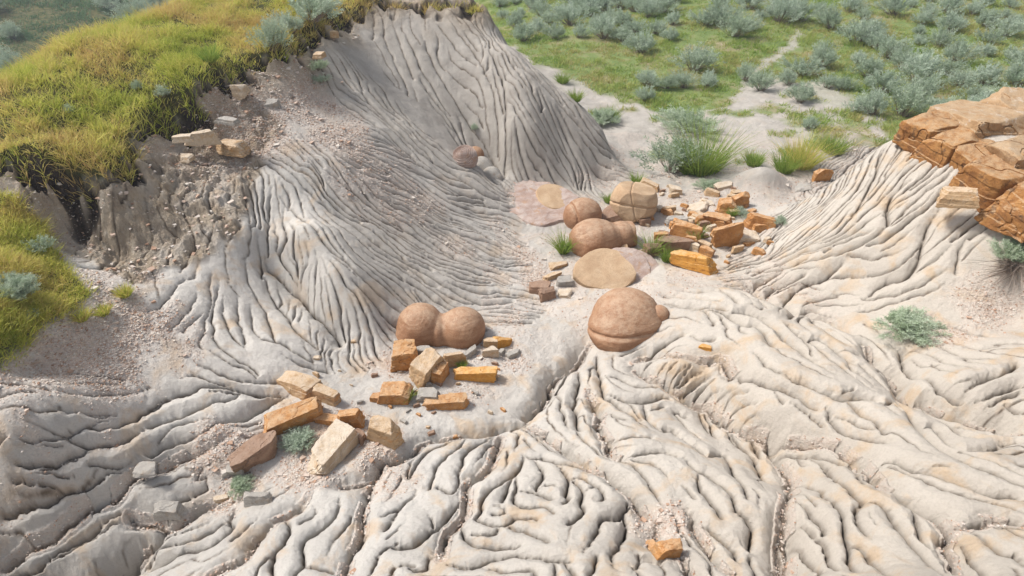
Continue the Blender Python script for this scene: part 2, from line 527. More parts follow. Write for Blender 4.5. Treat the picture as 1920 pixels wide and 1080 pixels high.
# direction field around the guides
CS = 0.08
gx0, gy0, gx1, gy1 = -8.0, 2.5, 10.0, 18.0
nx, ny = int((gx1 - gx0) / CS), int((gy1 - gy0) / CS)
FX, FY = np.meshgrid(gx0 + (np.arange(nx) + .5) * CS, gy0 + (np.arange(ny) + .5) * CS)
TX = np.zeros_like(FX); TY = np.zeros_like(FX); TW = np.zeros_like(FX); TS = np.zeros_like(FX); TD = np.full_like(FX, 9.)
for P, sp in guides:
    T = np.gradient(P, axis=0); T /= np.hypot(T[:, 0], T[:, 1])[:, None] + 1e-9
    for i in range(0, len(P), 3):
        d2 = (FX - P[i, 0]) ** 2 + (FY - P[i, 1]) ** 2
        w = 1 / (d2 + .01) ** 1.7
        TX += T[i, 0] * w; TY += T[i, 1] * w; TW += w; TS += sp * w
        TD = np.minimum(TD, np.sqrt(d2))
nm = np.hypot(TX, TY) + 1e-9
wob = 0.95 * fbm(FX * 2.0, FY * 2.0, 5, 3)
cx, sx_ = np.cos(wob), np.sin(wob)
TX, TY = (TX * cx - TY * sx_) / nm, (TX * sx_ + TY * cx) / nm
TS = TS / TW * (1 + .5 * fbm(FX * 1.1, FY * 1.1, 55, 2))
REACH = 0.62
# the open clay between the traced rills: finer rills that follow them and run downhill
FORE = poly_world([(-40, 745), (200, 770), (330, 770), (560, 770), (470, 870), (560, 915), (720, 880), (990, 790), (1085, 675), (1120, 665), (1260, 545), (1400, 530),
                   (1600, 600), (2100, 640), (2100, 1400), (-200, 1400), (-200, 745)])
infore = inside(FORE, FX, FY)
C2 = np.zeros_like(FX); S2 = np.zeros_like(FX); FD = np.full_like(FX, 9.)
for P, R, D, fl, c in lines:
    for i in range(0, len(P) - 4, 5):
        tx, ty = P[i + 4] - P[i]; n_ = math.hypot(tx, ty) + 1e-9; tx /= n_; ty /= n_
        i0 = max(0, int((P[i, 0] - gx0 - 1.6) / CS)); i1 = int((P[i, 0] - gx0 + 1.6) / CS); j0 = max(0, int((P[i, 1] - gy0 - 1.6) / CS)); j1 = int((P[i, 1] - gy0 + 1.6) / CS)
        if i1 <= i0 or j1 <= j0: continue
        d2 = (FX[j0:j1, i0:i1] - P[i, 0]) ** 2 + (FY[j0:j1, i0:i1] - P[i, 1]) ** 2
        w = 1 / (d2 + .01) ** 1.5
        C2[j0:j1, i0:i1] += w * (tx * tx - ty * ty); S2[j0:j1, i0:i1] += w * 2 * tx * ty
        FD[j0:j1, i0:i1] = np.minimum(FD[j0:j1, i0:i1], np.sqrt(d2))
th = .5 * np.arctan2(S2, C2) + .35 * fbm(FX * 3, FY * 3, 6, 2)
zf = sample(Z0, FX, FY)
gyv, gxv = np.gradient(zf, CS)
ux, uy = np.cos(th), np.sin(th)
sg = np.where(ux * gxv + uy * gyv > 0, -1, 1)
FMASK = TD < REACH
use = infore & (FD < 1.5) & ~FMASK
TX[use] = (ux * sg)[use]; TY[use] = (uy * sg)[use]
TS[use] = (np.where(FD[use] > .35, .2, .27) * (1 + .7 * fbm(FX * .9, FY * .9, 57, 2)[use]))
FMASK = FMASK | use

HC = 0.05
occ = {}
def put(x, y, i):
    occ.setdefault((int(x // HC), int(y // HC)), []).append((x, y, i))
def nearest(x, y, r, skip=-1):
    best, bp = r, None
    k = int(r / HC) + 1
    cx_, cy_ = int(x // HC), int(y // HC)
    for a in range(cx_ - k, cx_ + k + 1):
        for b in range(cy_ - k, cy_ + k + 1):
            for (px_, py_, i) in occ.get((a, b), ()):
                if i == skip: continue
                d = math.hypot(px_ - x, py_ - y)
                if d < best: best, bp = d, (px_, py_)
    return best, bp
for i, L in enumerate(lines):
    for p in L[0]: put(p[0], p[1], i)
nid = len(lines)
for P, sp in guides:
    D = sp * rng.uniform(.65, 1.0)
    lines.append((P, sp * .62, D * (.4 if sp > .19 else 1), 0.0, 'F'))
    for p in P: put(p[0], p[1], nid)
    nid += 1
def field(x, y):
    i = int((x - gx0) / CS); j = int((y - gy0) / CS)
    if 0 <= i < nx and 0 <= j < ny and FMASK[j, i]:
        return TX[j, i], TY[j, i], TS[j, i]
    return None
cells = np.argwhere(FMASK)
rng.shuffle(cells)
for j, i in np.vstack([cells, cells]):
    x, y = FX[j, i] + rng.uniform(-.04, .04), FY[j, i] + rng.uniform(-.04, .04)
    sp = TS[j, i]
    if nearest(x, y, sp * .72)[1] is not None: continue
    up, dn = [], []
    px_, py_ = x, y
    for _ in range(int(rng.uniform(8, 60))):                   # towards the head
        f = field(px_, py_)
        if f is None: break
        px_ -= f[0] * .04; py_ -= f[1] * .04
        if nearest(px_, py_, f[2] * .6)[1] is not None: break
        up.append((px_, py_))
    px_, py_ = x, y
    for _ in range(120):
        f = field(px_, py_)
        if f is None: break
        px_ += f[0] * .04; py_ += f[1] * .04
        b, bp = nearest(px_, py_, f[2] * .42)
        dn.append((px_, py_))
        if bp is not None:
            dn.append((bp[0] + f[0] * .05, bp[1] + f[1] * .05)); break
    P = up[::-1] + [(x, y)] + dn
    if len(P) < 7: continue
    P = np.array(P)
    dk = float(rng.choice([.22, .45, .7, 1.15], p=[.35, .28, .22, .15]))
    if TS[j, i] > .19: dk *= .55
    if y < 7.6 and infore[j, i]: dk = min(dk, .6 if FD[j, i] > .35 else .4)
    lines.append((smooth_line(P[::2] if len(P) > 8 else P, wob=.01), sp * (.4 + .3 * dk), sp * dk * rng.uniform(.8, 1.2), 0.0, 'F'))
    for p in P: put(p[0], p[1], nid)
    nid += 1

_ri = np.unique(np.r_[np.arange(0, NR, 2), NR - 1]); _ci = np.unique(np.r_[np.arange(0, NC, 2), NC - 1])
def up2(A):
    B = _interp_axis(np.asarray(A, np.float32), GY[_ri], GY)
    return _interp_axis(B.T.copy(), GA[_ci], GA).T.copy()
_x2, _y2 = XX[np.ix_(_ri, _ci)].astype(float), YY[np.ix_(_ri, _ci)].astype(float)
WX = up2(.024 * fbm(_x2 * 9, _y2 * 9, 201, 3, .6)); WY = up2(.024 * fbm(_x2 * 9, _y2 * 9, 211, 3, .6))
CARVE = np.zeros_like(ZZ)
CREV = np.zeros_like(ZZ)
BROAD = np.zeros_like(ZZ)
FLOOR = np.zeros_like(ZZ)                         # gully floors, where loose chips gather
q_w = {'G': 1.2, 'W': .7, 'M': .5, 'S': .15, 'F': .15, 'L': .3}
def stamp(P, R, D, fl, cls):
    n = len(P)
    s = np.arange(n) * .03
    head = np.clip(.25 + s / .35, 0, 1) * np.clip(.45 + (s[-1] - s) / .15, 0, 1)
    var = 1 + .5 * fbm(P[:, 0] * 3, P[:, 1] * 3, 91, 2)
    for k in range(0, n - 1, 2):
        k2 = min(n - 1, k + 2)
        ax, ay = P[k]; bx, by = P[k2]
        Rk = R * (0.75 + .25 * head[k]) * (.8 + .2 * var[k]); Dk = D * head[k] * var[k]
        rad = Rk + fl if cls not in 'WG' else .42
        ylo, yhi = min(ay, by) - rad, max(ay, by) + rad
        j0, j1 = np.searchsorted(GY, ylo), np.searchsorted(GY, yhi)
        if j1 - j0 < 2: continue
        lo, hi = min(ax, bx) - rad, max(ax, bx) + rad
        a_lo = min(lo / (ylo + FAN), lo / (yhi + FAN)); a_hi = max(hi / (ylo + FAN), hi / (yhi + FAN))
        i0, i1 = np.searchsorted(GA, a_lo), np.searchsorted(GA, a_hi)
        if i1 - i0 < 2: continue
        X = XX[j0:j1, i0:i1]; Y = YY[j0:j1, i0:i1]
        ex, ey = bx - ax, by - ay
        tt = np.clip(((X - ax) * ex + (Y - ay) * ey) / (ex * ex + ey * ey + 1e-9), 0, 1)
        d = np.hypot(X - ax - tt * ex + WX[j0:j1, i0:i1], Y - ay - tt * ey + WY[j0:j1, i0:i1])
        q = np.clip((d - fl * var[k]) / Rk, 0, 1)
        c = Dk * (.8 * (1 - (1 - (1 - q) ** 2.2 * .995) ** .455) + .2 * (1 - q) ** 2) + min(.45 * Dk, .04) * np.exp(-(d / .013) ** 2)
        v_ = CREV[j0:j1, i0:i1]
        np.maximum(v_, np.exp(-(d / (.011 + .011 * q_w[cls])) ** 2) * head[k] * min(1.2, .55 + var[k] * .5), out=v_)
        if cls in 'WG':
            v_ = BROAD[j0:j1, i0:i1]
            np.maximum(v_, (.07 if cls == 'G' else .045) * head[k] * np.clip(1 - d / .42, 0, 1) ** 2, out=v_)
        v_ = CARVE[j0:j1, i0:i1]
        np.maximum(v_, c, out=v_)
        if cls in 'WG':
            f_ = FLOOR[j0:j1, i0:i1]
            np.maximum(f_, np.clip(1.3 - d / (fl * 1.7 + .012), 0, 1), out=f_)
for L in lines:
    stamp(*L)
def up4(A):
    B = _interp_axis(np.asarray(A, np.float32), GY[ri], GY)
    return _interp_axis(B.T.copy(), GA[ci], GA).T.copy()
XL, YL = XX[np.ix_(ri, ci)].astype(float), YY[np.ix_(ri, ci)].astype(float)
def nlo(f, seed, o=2):
    """soft noise over the land, worked out on a thinned grid"""
    return up4(fbm(XL * f, YL * f, seed, o))
def near_points(P, r, ysc=1.0):
    D = np.full(XX.shape, 9., np.float32)
    for ax, ay in P:
        j0, j1 = np.searchsorted(GY, ay - r), np.searchsorted(GY, ay + r)
        lo, hi = ax - r, ax + r
        i0 = np.searchsorted(GA, min(lo / (ay - r + FAN), lo / (ay + r + FAN))); i1 = np.searchsorted(GA, max(hi / (ay - r + FAN), hi / (ay + r + FAN)))
        if j1 > j0 and i1 > i0:
            v_ = D[j0:j1, i0:i1]
            np.minimum(v_, np.hypot(XX[j0:j1, i0:i1] - ax, (YY[j0:j1, i0:i1] - ay) * ysc), out=v_)
    return D
# ------------------------------------------------------------------ cover of the land: grass edge, meadow, gravel
GRASS_EDGE = [(-60, 320), (10, 318), (60, 326), (100, 318), (150, 342), (190, 355), (232, 325), (245, 290), (255, 262), (300, 245), (360, 225), (365, 185),
              (400, 160), (470, 130), (545, 105), (560, 75), (600, 50), (640, 35), (690, 12), (720, 2)]
ge = [tuple(p) for p in poly_world(GRASS_EDGE)]
hill_poly = ge + [(-3.0, 17.0), (-3.5, 30), (-12, 60), (-60, 60), (-60, 10), (-14, 6.5)]
IN_HILL = inside(hill_poly, XX + .12 * nlo(4, 3, 2), YY + .16 * nlo(4, 4, 2))
brush = [(-60, 372), (40, 370), (70, 415), (100, 470), (125, 510), (160, 545), (140, 580), (90, 605), (45, 645), (0, 690), (-60, 690)]
IN_BRUSH = inside(poly_world(brush), XX + .12 * nlo(3, 13, 2), YY + .12 * nlo(3, 14, 2))
meadow = [(915, -20), (960, 85), (1000, 118), (1060, 152), (1130, 186), (1200, 205), (1260, 216), (1350, 208), (1400, 165), (1460, 150), (1500, 190), (1560, 190),
          (1650, 215), (1672, 248), (2600, 300)]
mw = [tuple(p) for p in poly_world(meadow[1:-1])] + [(7.2, 12.9), (9, 13.2), (14, 13.2), (30, 12)]
meadow_poly = [(-3, 26), (-.6, 19)] + mw + [(60, 14), (90, 160), (-90, 160), (-60, 60), (-12, 60), (-3.5, 30)]
IN_MEADOW = inside(meadow_poly, XX + .8 * nlo(1.5, 23, 3), YY + .8 * nlo(1.5, 24, 3))
IN_HILL &= ~IN_MEADOW
paths = [[(1010, 128), (1060, 155), (1120, 185), (1190, 215), (1260, 240)], [(1500, 60), (1480, 90), (1440, 115), (1400, 165), (1380, 200), (1350, 230)],
         [(1440, 175), (1500, 165), (1560, 180), (1600, 205)]]
PATH = np.zeros(XX.shape, np.float32)
for P, w in zip(paths, (.35, .13, .5)):
    d = near_points(smooth_line(poly_world(P), step=.15, wob=.1), 1.3, .8)
    np.maximum(PATH, np.clip(1.6 - d / w + .8 * nlo(2, 44, 2), 0, 1) * (d < 5), out=PATH)
def blur_mask(B, x, y, s):
    return B.astype(np.float32)
def soft(B, n=6):
    A = B.astype(np.float32)
    for _ in range(n):
        A[1:-1] = (A[:-2] + 2 * A[1:-1] + A[2:]) / 4
        A[:, 1:-1] = (A[:, :-2] + 2 * A[:, 1:-1] + A[:, 2:]) / 4
    return A
GRASSM = np.maximum(soft(IN_HILL), soft(IN_BRUSH, 12))
MEADM = soft(IN_MEADOW, 10) * (1 - .8 * PATH)
patch = [(1445, 205, .55), (1520, 225, .8), (1600, 235, .7), (1490, 290, .45), (1420, 295, .25), (1310, 230, .35), (1300, 290, .5), (1240, 290, .35), (1545, 270, .5), (1120, 215, .25), (1385, 215, .4), (1340, 212, .35), (1235, 222, .3), (1470, 250, .4), (1330, 250, .3), (1180, 205, .3), (1560, 245, .8), (1625, 262, .6), (1385, 305, .25), (1590, 215, .6)]
n66 = nlo(3, 66, 3)
for u, v, r in patch:
    x, y, _ = hit(u, v, Z0)
    d = np.hypot(XX - x, (YY - y) * 1.1) / r + .7 * n66
    MEADM = np.maximum(MEADM, np.clip(1.5 - 1.5 * d, 0, 1) * .9)

# loose reddish scree
scree = [((450, 200), .9, 1), ((560, 190), .6, 1), ((640, 260), .8, .8), ((720, 330), .8, .5), ((400, 300), .6, .7), ((60, 660), .9, 1), ((150, 620), .8, 1), ((200, 560), .6, .9),
         ((260, 640), .5, .5), ((0, 700), .8, .8), ((990, 480), .3, .7), ((960, 600), .3, .6), ((900, 660), .5, .5), ((760, 680), .5, .5), ((1000, 520), .4, .8), ((640, 820), .4, .8), ((700, 830), .35, .9),
         ((520, 800), .3, .6), ((420, 830), .35, .8), ((560, 880), .4, .8), ((450, 920), .3, .8), ((960, 680), .3, .6), ((880, 740), .4, .4), ((1240, 400), .5, .3), ((1300, 370), .5, .4),
         ((1000, 400), .5, .8), ((980, 370), .3, .8), ((1740, 620), .4, .8), ((1850, 590), .4, .7), ((720, 900), .3, .5), ((300, 250), .5, .5), ((100, 430), .6, .6), ((1250, 980), .25, .8), ((860, 460), .4, .4),
         ((1490, 350), .4, .4), ((1200, 330), .4, .2)]
SCREE = np.zeros(XX.shape, np.float32)
nz = nlo(2.5, 70, 4)
for (u, v), r, a in scree:
    x, y, _ = hit(u, v, Z0)
    d = np.hypot(XX - x, YY - y) / r
    m = d < 2
    SCREE[m] = np.maximum(SCREE[m], a * np.clip(1.35 - d[m] + 1.0 * nz[m], 0, 1))
SCREE = np.maximum(SCREE, soft(FLOOR > .05, 1) * .5 * (fbm(XX * 6, YY * 6, 71, 2) > -.12)) * (1 - GRASSM)
# dark humus and brown rubble under the turf
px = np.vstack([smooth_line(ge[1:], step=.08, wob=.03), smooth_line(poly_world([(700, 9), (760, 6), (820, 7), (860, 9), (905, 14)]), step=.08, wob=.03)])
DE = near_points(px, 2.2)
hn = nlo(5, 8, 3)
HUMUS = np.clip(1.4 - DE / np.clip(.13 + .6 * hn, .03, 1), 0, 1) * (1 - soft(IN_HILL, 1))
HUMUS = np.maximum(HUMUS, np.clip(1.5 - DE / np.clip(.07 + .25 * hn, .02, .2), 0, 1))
RUBBLE = .8 * np.clip(1.2 - DE / (.45 + .6 * nlo(1.2, 9, 2)), 0, 1) * ~IN_HILL
bank = poly_world([(0, 350), (100, 345), (200, 385), (260, 300), (380, 200), (450, 165), (520, 230), (500, 300), (480, 380), (440, 430), (400, 480), (330, 505), (230, 520), (130, 480), (60, 430), (0, 400)])
BANK = soft(inside(bank, XX + .25 * nlo(3, 51, 3), YY + .25 * nlo(3, 52, 3)), 14)
RUBBLE = np.maximum(RUBBLE, BANK * .8 * np.clip(.95 + 1.0 * nlo(2.5, 53, 4), .4, 1))

WHITE = np.zeros(XX.shape, np.float32)
for u, v, r in ((420, 560, .7), (330, 660, .8), (250, 600, .8), (420, 640, .7), (120, 660, .8), (330, 560, .7), (560, 400, .35)):
    x, y, _ = hit(u, v, Z0)
    WHITE = np.maximum(WHITE, np.clip(1.5 - np.hypot(XX - x, YY - y) / r + .5 * nz, 0, 1))
# relief
fine = np.clip(1 - MEADM, 0, 1)
ZZ -= (CARVE + BROAD) * (1 - .5 * WHITE) * (1 - GRASSM * .9) * fine * np.clip(1.15 - SCREE * .8, .3, 1) * np.clip((DE - .1) / 1.2, .1, 1)
ZZ += (.05 * nlo(1.6, 2, 3) + .016 * fbm(XX * 7, YY * 7, 12, 3)) * (1 - .5 * MEADM)
ZZ += .006 * fbm(XX * 22, YY * 22, 15, 2) * (1 + 1.5 * SCREE) * (YY < 18)
lump = nlo(5, 81, 4)
ZZ += RUBBLE * .13 * lump + BANK * (.09 * fbm(XX * 8, YY * 8, 57, 4) + .05 * nlo(4, 59, 3))
far_f = np.clip((YY - 22) / 20, 0, 1)
ZZ += .5 * nlo(.12, 33, 3) * far_f
# turf lip: the sod stands above the bare bank
LIP = soft(IN_HILL, 7) * np.clip(1.6 - DE / .35, 0, 1)
ZZ += .11 * LIP * (1 + 1.1 * nlo(3, 17, 2)) - .14 * HUMUS
ZZ -= .25 * np.clip(1 - np.hypot((XX - hit(250, 1060, Z0)[0]) / .5, (YY - hit(250, 1060, Z0)[1]) / .16), 0, 1)
x_, y_, _ = hit(1225, 1045, Z0)
ZZ -= .2 * np.clip(1 - np.hypot((XX - x_) / .12, (YY - y_) / .12), 0, 1)
# slabby plateau where flat concretions lie, small mound by the track
x_, y_, _ = hit(1430, 335, Z0)
ZZ += .22 * np.exp(-(((XX - x_) / .55) ** 2 + ((YY - y_) / .3) ** 2) ** 1.5)
WARM = np.clip((XX + .5 - .25 * (YY - 8)) / 4, 0, 1) * np.clip((13 - YY) / 3, 0, 1)
GREY = np.clip((YY - 9) / 4, 0, 1) * np.clip((2.5 - XX) / 1, 0, 1)
GREY = np.maximum(GREY, np.clip(1 - np.hypot((XX + 3.9) / 2.0, (YY - 5.0) / 1.4), 0, 1) * .4)
sp_x, sp_y, _ = hit(780, 450, Z0)
GREY = np.maximum(GREY, .75 * np.clip(1.5 - np.hypot((XX - sp_x) / 1.3, (YY - sp_y) / 1.6), 0, 1)).astype(np.float32)
nx_, ny_, _ = hit(535, 390, Z0)
GREY = GREY * (1 - .8 * np.clip(1.6 - np.hypot((XX - nx_) / .5, (YY - ny_) / .9), 0, 1))
GREY = np.maximum(GREY, .85 * np.clip((YY - 11) / 2, 0, 1) * (XX > 1)).astype(np.float32)
SCREE = np.maximum(SCREE, .30 * np.clip((YY - 7) / 2, 0, 1) * (YY < 16) * (XX > -.5) * (np.abs(ZZ) < .25) * (nz > -.1)).astype(np.float32)
GREY = GREY * (1 - .8 * WHITE)
# ------------------------------------------------------------------ materials
def new_mat(name, rough=.9):
    m = bpy.data.materials.new(name); m.use_nodes = True
    b = m.node_tree.nodes["Principled BSDF"]
    b.inputs["Roughness"].default_value = rough
    b.inputs["Specular IOR Level"].default_value = .25
    return m, m.node_tree, b
class NT:
    def __init__(s, t): s.t = t
    def n(s, typ, **kw):
        o = s.t.nodes.new(typ)
        for k, v in kw.items(): setattr(o, k, v)
        return o
    def l(s, a, b): s.t.links.new(a, b)
    def attr(s, name):
        return s.n("ShaderNodeAttribute", attribute_name=name).outputs["Fac"]
    def noise(s, scale, vec=None, detail=4, rough=.55, dist=0):
        o = s.n("ShaderNodeTexNoise"); o.inputs["Scale"].default_value = scale
        o.inputs["Detail"].default_value = detail; o.inputs["Roughness"].default_value = rough
        o.inputs["Distortion"].default_value = dist
        if vec is not None: s.l(vec, o.inputs["Vector"])
        return o.outputs["Fac"]
    def ramp(s, fac, stops):
        o = s.n("ShaderNodeValToRGB"); e = o.color_ramp.elements
        while len(e) < len(stops): e.new(.5)
        for q, (p, c) in zip(e, stops):
            q.position = p; q.color = (c if len(c) == 4 else (*c, 1)) if hasattr(c, '__len__') else (c, c, c, 1)
        s.l(fac, o.inputs[0]); return o.outputs[0]
    def mix(s, f, a, b, mode='MIX'):
        o = s.n("ShaderNodeMix", data_type='RGBA', blend_type=mode)
        for k, v in ((0, f), (6, a), (7, b)):
            if hasattr(v, 'links'): s.l(v, o.inputs[k])
            else: o.inputs[k].default_value = (*v, 1) if hasattr(v, '__len__') and len(v) == 3 else v
        return o.outputs[2]
    def math(s, op, a, b=0.0):
        o = s.n("ShaderNodeMath", operation=op)
        for k, v in ((0, a), (1, b)):
            if hasattr(v, 'links'): s.l(v, o.inputs[k])
            else: o.inputs[k].default_value = v
        return o.outputs[0]
    def bump(s, h, strength, dist, b, prev=None):
        o = s.n("ShaderNodeBump"); o.inputs["Strength"].default_value = strength; o.inputs["Distance"].default_value = dist
        s.l(h, o.inputs["Height"])
        if prev is not None: s.l(prev, o.inputs["Normal"])
        s.l(o.outputs[0], b.inputs["Normal"]); return o.outputs[0]
    def obj(s): return s.n("ShaderNodeTexCoord").outputs["Object"]

def land_material():
    m, t, b = new_mat("weathered_clay", .95); k = NT(t)
    P = k.n("ShaderNodeNewGeometry").outputs["Position"]
    base = k.ramp(k.noise(1.3, P, 5), [(.3, (.48, .455, .42)), (.7, (.62, .59, .545))])
    base = k.mix(k.math('MULTIPLY', k.attr("warm"), .65), base, (.54, .475, .395))
    greyc = k.ramp(k.noise(3, P, 4), [(.3, (.33, .30, .265)), (.75, (.47, .435, .39))])
    base = k.mix(k.math('MULTIPLY', k.attr("grey"), .95), base, greyc)
    base = k.mix(k.math('MULTIPLY', k.attr("white"), .7), base, (.68, .64, .585))
    st = k.math('MULTIPLY', k.ramp(k.noise(2.2, P, 5, .6, .6), [(.52, 0.0), (.66, 1.0)]), .48)
    base = k.mix(k.math('MULTIPLY', st, k.math('SUBTRACT', 1.0, k.attr("grey"))), base, (.56, .37, .19))
    base = k.mix(k.math('MULTIPLY', k.ramp(k.noise(40, P, 3), [(.45, 0.0), (.75, 1.0)]), .18), base, (.25, .21, .17))
    vor = k.n("ShaderNodeTexVoronoi"); vor.inputs["Scale"].default_value = 34; k.l(P, vor.inputs["Vector"])
    chip = k.ramp(vor.outputs["Color"], [(.15, (.36, .20, .13)), (.4, (.50, .36, .27)), (.6, (.60, .55, .50)), (.85, (.42, .27, .18))])
    scr = k.math('MULTIPLY', k.attr("scree"), k.ramp(k.noise(22, P, 3), [(.38, .25), (.55, 1.0)]))
    base = k.mix(scr, base, k.mix(.68, chip, (.64, .54, .47)))
    sm = k.n("ShaderNodeMapping"); sm.inputs["Scale"].default_value = (1, 1, .3); k.l(P, sm.inputs[0])
    rub = k.ramp(k.noise(7, sm.outputs[0], 6, .72), [(.28, (.20, .14, .09)), (.40, (.40, .30, .20)), (.58, (.53, .43, .31)), (.72, (.60, .53, .45))])
    base = k.mix(k.math('MULTIPLY', k.attr("rubble"), .92), base, rub)
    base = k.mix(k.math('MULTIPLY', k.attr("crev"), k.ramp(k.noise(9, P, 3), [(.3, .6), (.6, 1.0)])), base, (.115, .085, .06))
    soil = k.ramp(k.noise(4, P, 5), [(.35, (.05, .055, .02)), (.6, (.12, .11, .04)), (.75, (.18, .13, .07))])
    base = k.mix(k.attr("turf"), base, soil)
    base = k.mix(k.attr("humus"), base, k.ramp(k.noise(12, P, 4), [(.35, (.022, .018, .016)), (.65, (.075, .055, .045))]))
    mead = k.ramp(k.noise(.8, P, 6, .65), [(.3, (.11, .17, .05)), (.5, (.18, .23, .08)), (.62, (.27, .24, .13)), (.72, (.42, .35, .26))])
    base = k.mix(k.attr("meadow"), base, mead)
    k.l(base, b.inputs["Base Color"])
    n0 = k.bump(k.noise(16, P, 5, .65), .5, .03, b)
    n1 = k.bump(k.noise(60, P, 7, .8), 1.0, .018, b, n0)
    mp = k.n("ShaderNodeTexVoronoi", feature='DISTANCE_TO_EDGE'); mp.inputs["Scale"].default_value = 3.2
    wv = k.n("ShaderNodeVectorMath", operation='ADD'); ns = k.n("ShaderNodeTexNoise"); ns.inputs["Scale"].default_value = 2.5
    k.l(P, ns.inputs["Vector"]); k.l(P, wv.inputs[0]); k.l(ns.outputs["Color"], wv.inputs[1]); k.l(wv.outputs[0], mp.inputs["Vector"])
    crack = k.ramp(mp.outputs["Distance"], [(0.0, 0.0), (.012, 1.0)])
    n2 = k.bump(crack, .25, .004, b, n1)
    n2 = k.bump(k.math('MULTIPLY', k.noise(9, sm.outputs[0], 7, .75), k.attr("rubble")), 1.0, .12, b, n2)
    n3 = k.bump(k.math('MULTIPLY', vor.outputs["Distance"], k.attr("scree")), .8, .02, b, n2)
    return m
M_LAND = land_material()
# ------------------------------------------------------------------ land meshes
def set_props(o, label=None, cat=None, group=None, kind=None):
    for k, v in (("label", label), ("category", cat), ("group", group), ("kind", kind)):
        if v: o[k] = v
    return o
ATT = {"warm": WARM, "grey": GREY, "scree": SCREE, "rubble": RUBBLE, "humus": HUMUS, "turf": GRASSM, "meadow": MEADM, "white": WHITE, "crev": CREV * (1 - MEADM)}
def mesh_np(name, co, quads, mat, attrs=None, smooth=True):
    me = bpy.data.meshes.new(name)
    n, q = len(co), quads.shape[1]
    me.vertices.add(n); me.vertices.foreach_set("co", np.ascontiguousarray(co, np.float32).ravel())
    me.loops.add(quads.size); me.loops.foreach_set("vertex_index", np.ascontiguousarray(quads, np.int32).ravel())
    me.polygons.add(len(quads))
    me.polygons.foreach_set("loop_start", np.arange(0, quads.size, q, dtype=np.int32))
    me.polygons.foreach_set("loop_total", np.full(len(quads), q, np.int32))
    me.polygons.foreach_set("use_smooth", np.full(len(quads), smooth))
    for k, a in (attrs or {}).items():
        at = me.attributes.new(k, 'FLOAT', 'POINT'); at.data.foreach_set("value", np.ascontiguousarray(a, np.float32).ravel())
    me.update(calc_edges=True)
    me.materials.append(mat)
    return me
def link(name, me, parent=None):
    o = bpy.data.objects.new(name, me); COL.objects.link(o)
    if parent is not None: o.parent = parent
    return o
pathcls = (~IN_MEADOW) & (~IN_HILL) & (YY > 11.2) & (XX > .9) & (Z0 < .5) | (IN_MEADOW & (PATH > .5))
cls = np.zeros(XX.shape, np.int8)
cls[IN_MEADOW] = 1; cls[pathcls] = 3; cls[IN_HILL | (IN_BRUSH & ~IN_MEADOW)] = 2
fc = cls[:-1, :-1]
jj, ii = np.meshgrid(np.arange(NR - 1), np.arange(NC - 1), indexing='ij')
for c, nm_ in ((0, "clay_badland"), (1, "meadow_ground"), (2, "grassy_hill"), (3, "clay_path")):
    sel = fc == c
    a = (jj[sel] * NC + ii[sel])
    quads = np.stack([a, a + 1, a + NC + 1, a + NC], 1)
    used = np.zeros(NR * NC, bool); used[quads.ravel()] = True
    remap = np.cumsum(used) - 1
    co = np.stack([XX.ravel()[used], YY.ravel()[used], ZZ.ravel()[used]], 1)
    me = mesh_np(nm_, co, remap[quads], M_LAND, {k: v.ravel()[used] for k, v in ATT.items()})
    set_props(link(nm_, me), kind="structure")
# ------------------------------------------------------------------ stone materials
def stone(name, cols, scale=6, rough=.85, bands=0, spots=None, bump=.5, lichen=None, crack=0):
    m, t, b = new_mat(name, rough); k = NT(t)
    P = k.obj()
    c = k.ramp(k.noise(scale, P, 6, .62, .8), [(.25 + .5 * i / (len(cols) - 1), q) for i, q in enumerate(cols)])
    if bands:
        mp = k.n("ShaderNodeMapping"); mp.inputs["Scale"].default_value = (1, 1, bands); k.l(P, mp.inputs[0])
        bn = k.noise(3, mp.outputs[0], 4, .6, .3)
        c = k.mix(k.math('MULTIPLY', k.ramp(bn, [(.42, 0.0), (.6, 1.0)]), .55), c, cols[0])
    if spots:
        c = k.mix(k.ramp(k.noise(scale * 1.7, P, 5, .65), [(.55, 0.0), (.66, .85)]), c, spots)
    if lichen:
        gz = k.n("ShaderNodeSeparateXYZ"); k.l(k.n("ShaderNodeNewGeometry").outputs["Normal"], gz.inputs[0])
        up = k.math('MULTIPLY', k.ramp(gz.outputs[2], [(.45, 0.0), (.8, 1.0)]), k.ramp(k.noise(9, P, 6, .7), [(.36, .1), (.58, 1.0)]))
        c = k.mix(k.math('MULTIPLY', up, .8), c, lichen)
    c = k.mix(k.math('MULTIPLY', k.ramp(k.noise(60, P, 3), [(.5, 0.0), (.7, 1.0)]), .35), c, tuple(q * .5 for q in cols[0]))
    k.l(c, b.inputs["Base Color"])
    n1 = k.bump(k.noise(30, P, 7, .7), bump, .015, b)
    if crack:
        v = k.n("ShaderNodeTexVoronoi", feature='DISTANCE_TO_EDGE'); v.inputs["Scale"].default_value = crack; k.l(P, v.inputs["Vector"])
        k.bump(k.ramp(v.outputs["Distance"], [(0.0, 0.0), (.04, 1.0)]), .7, .02, b, n1)
    return m
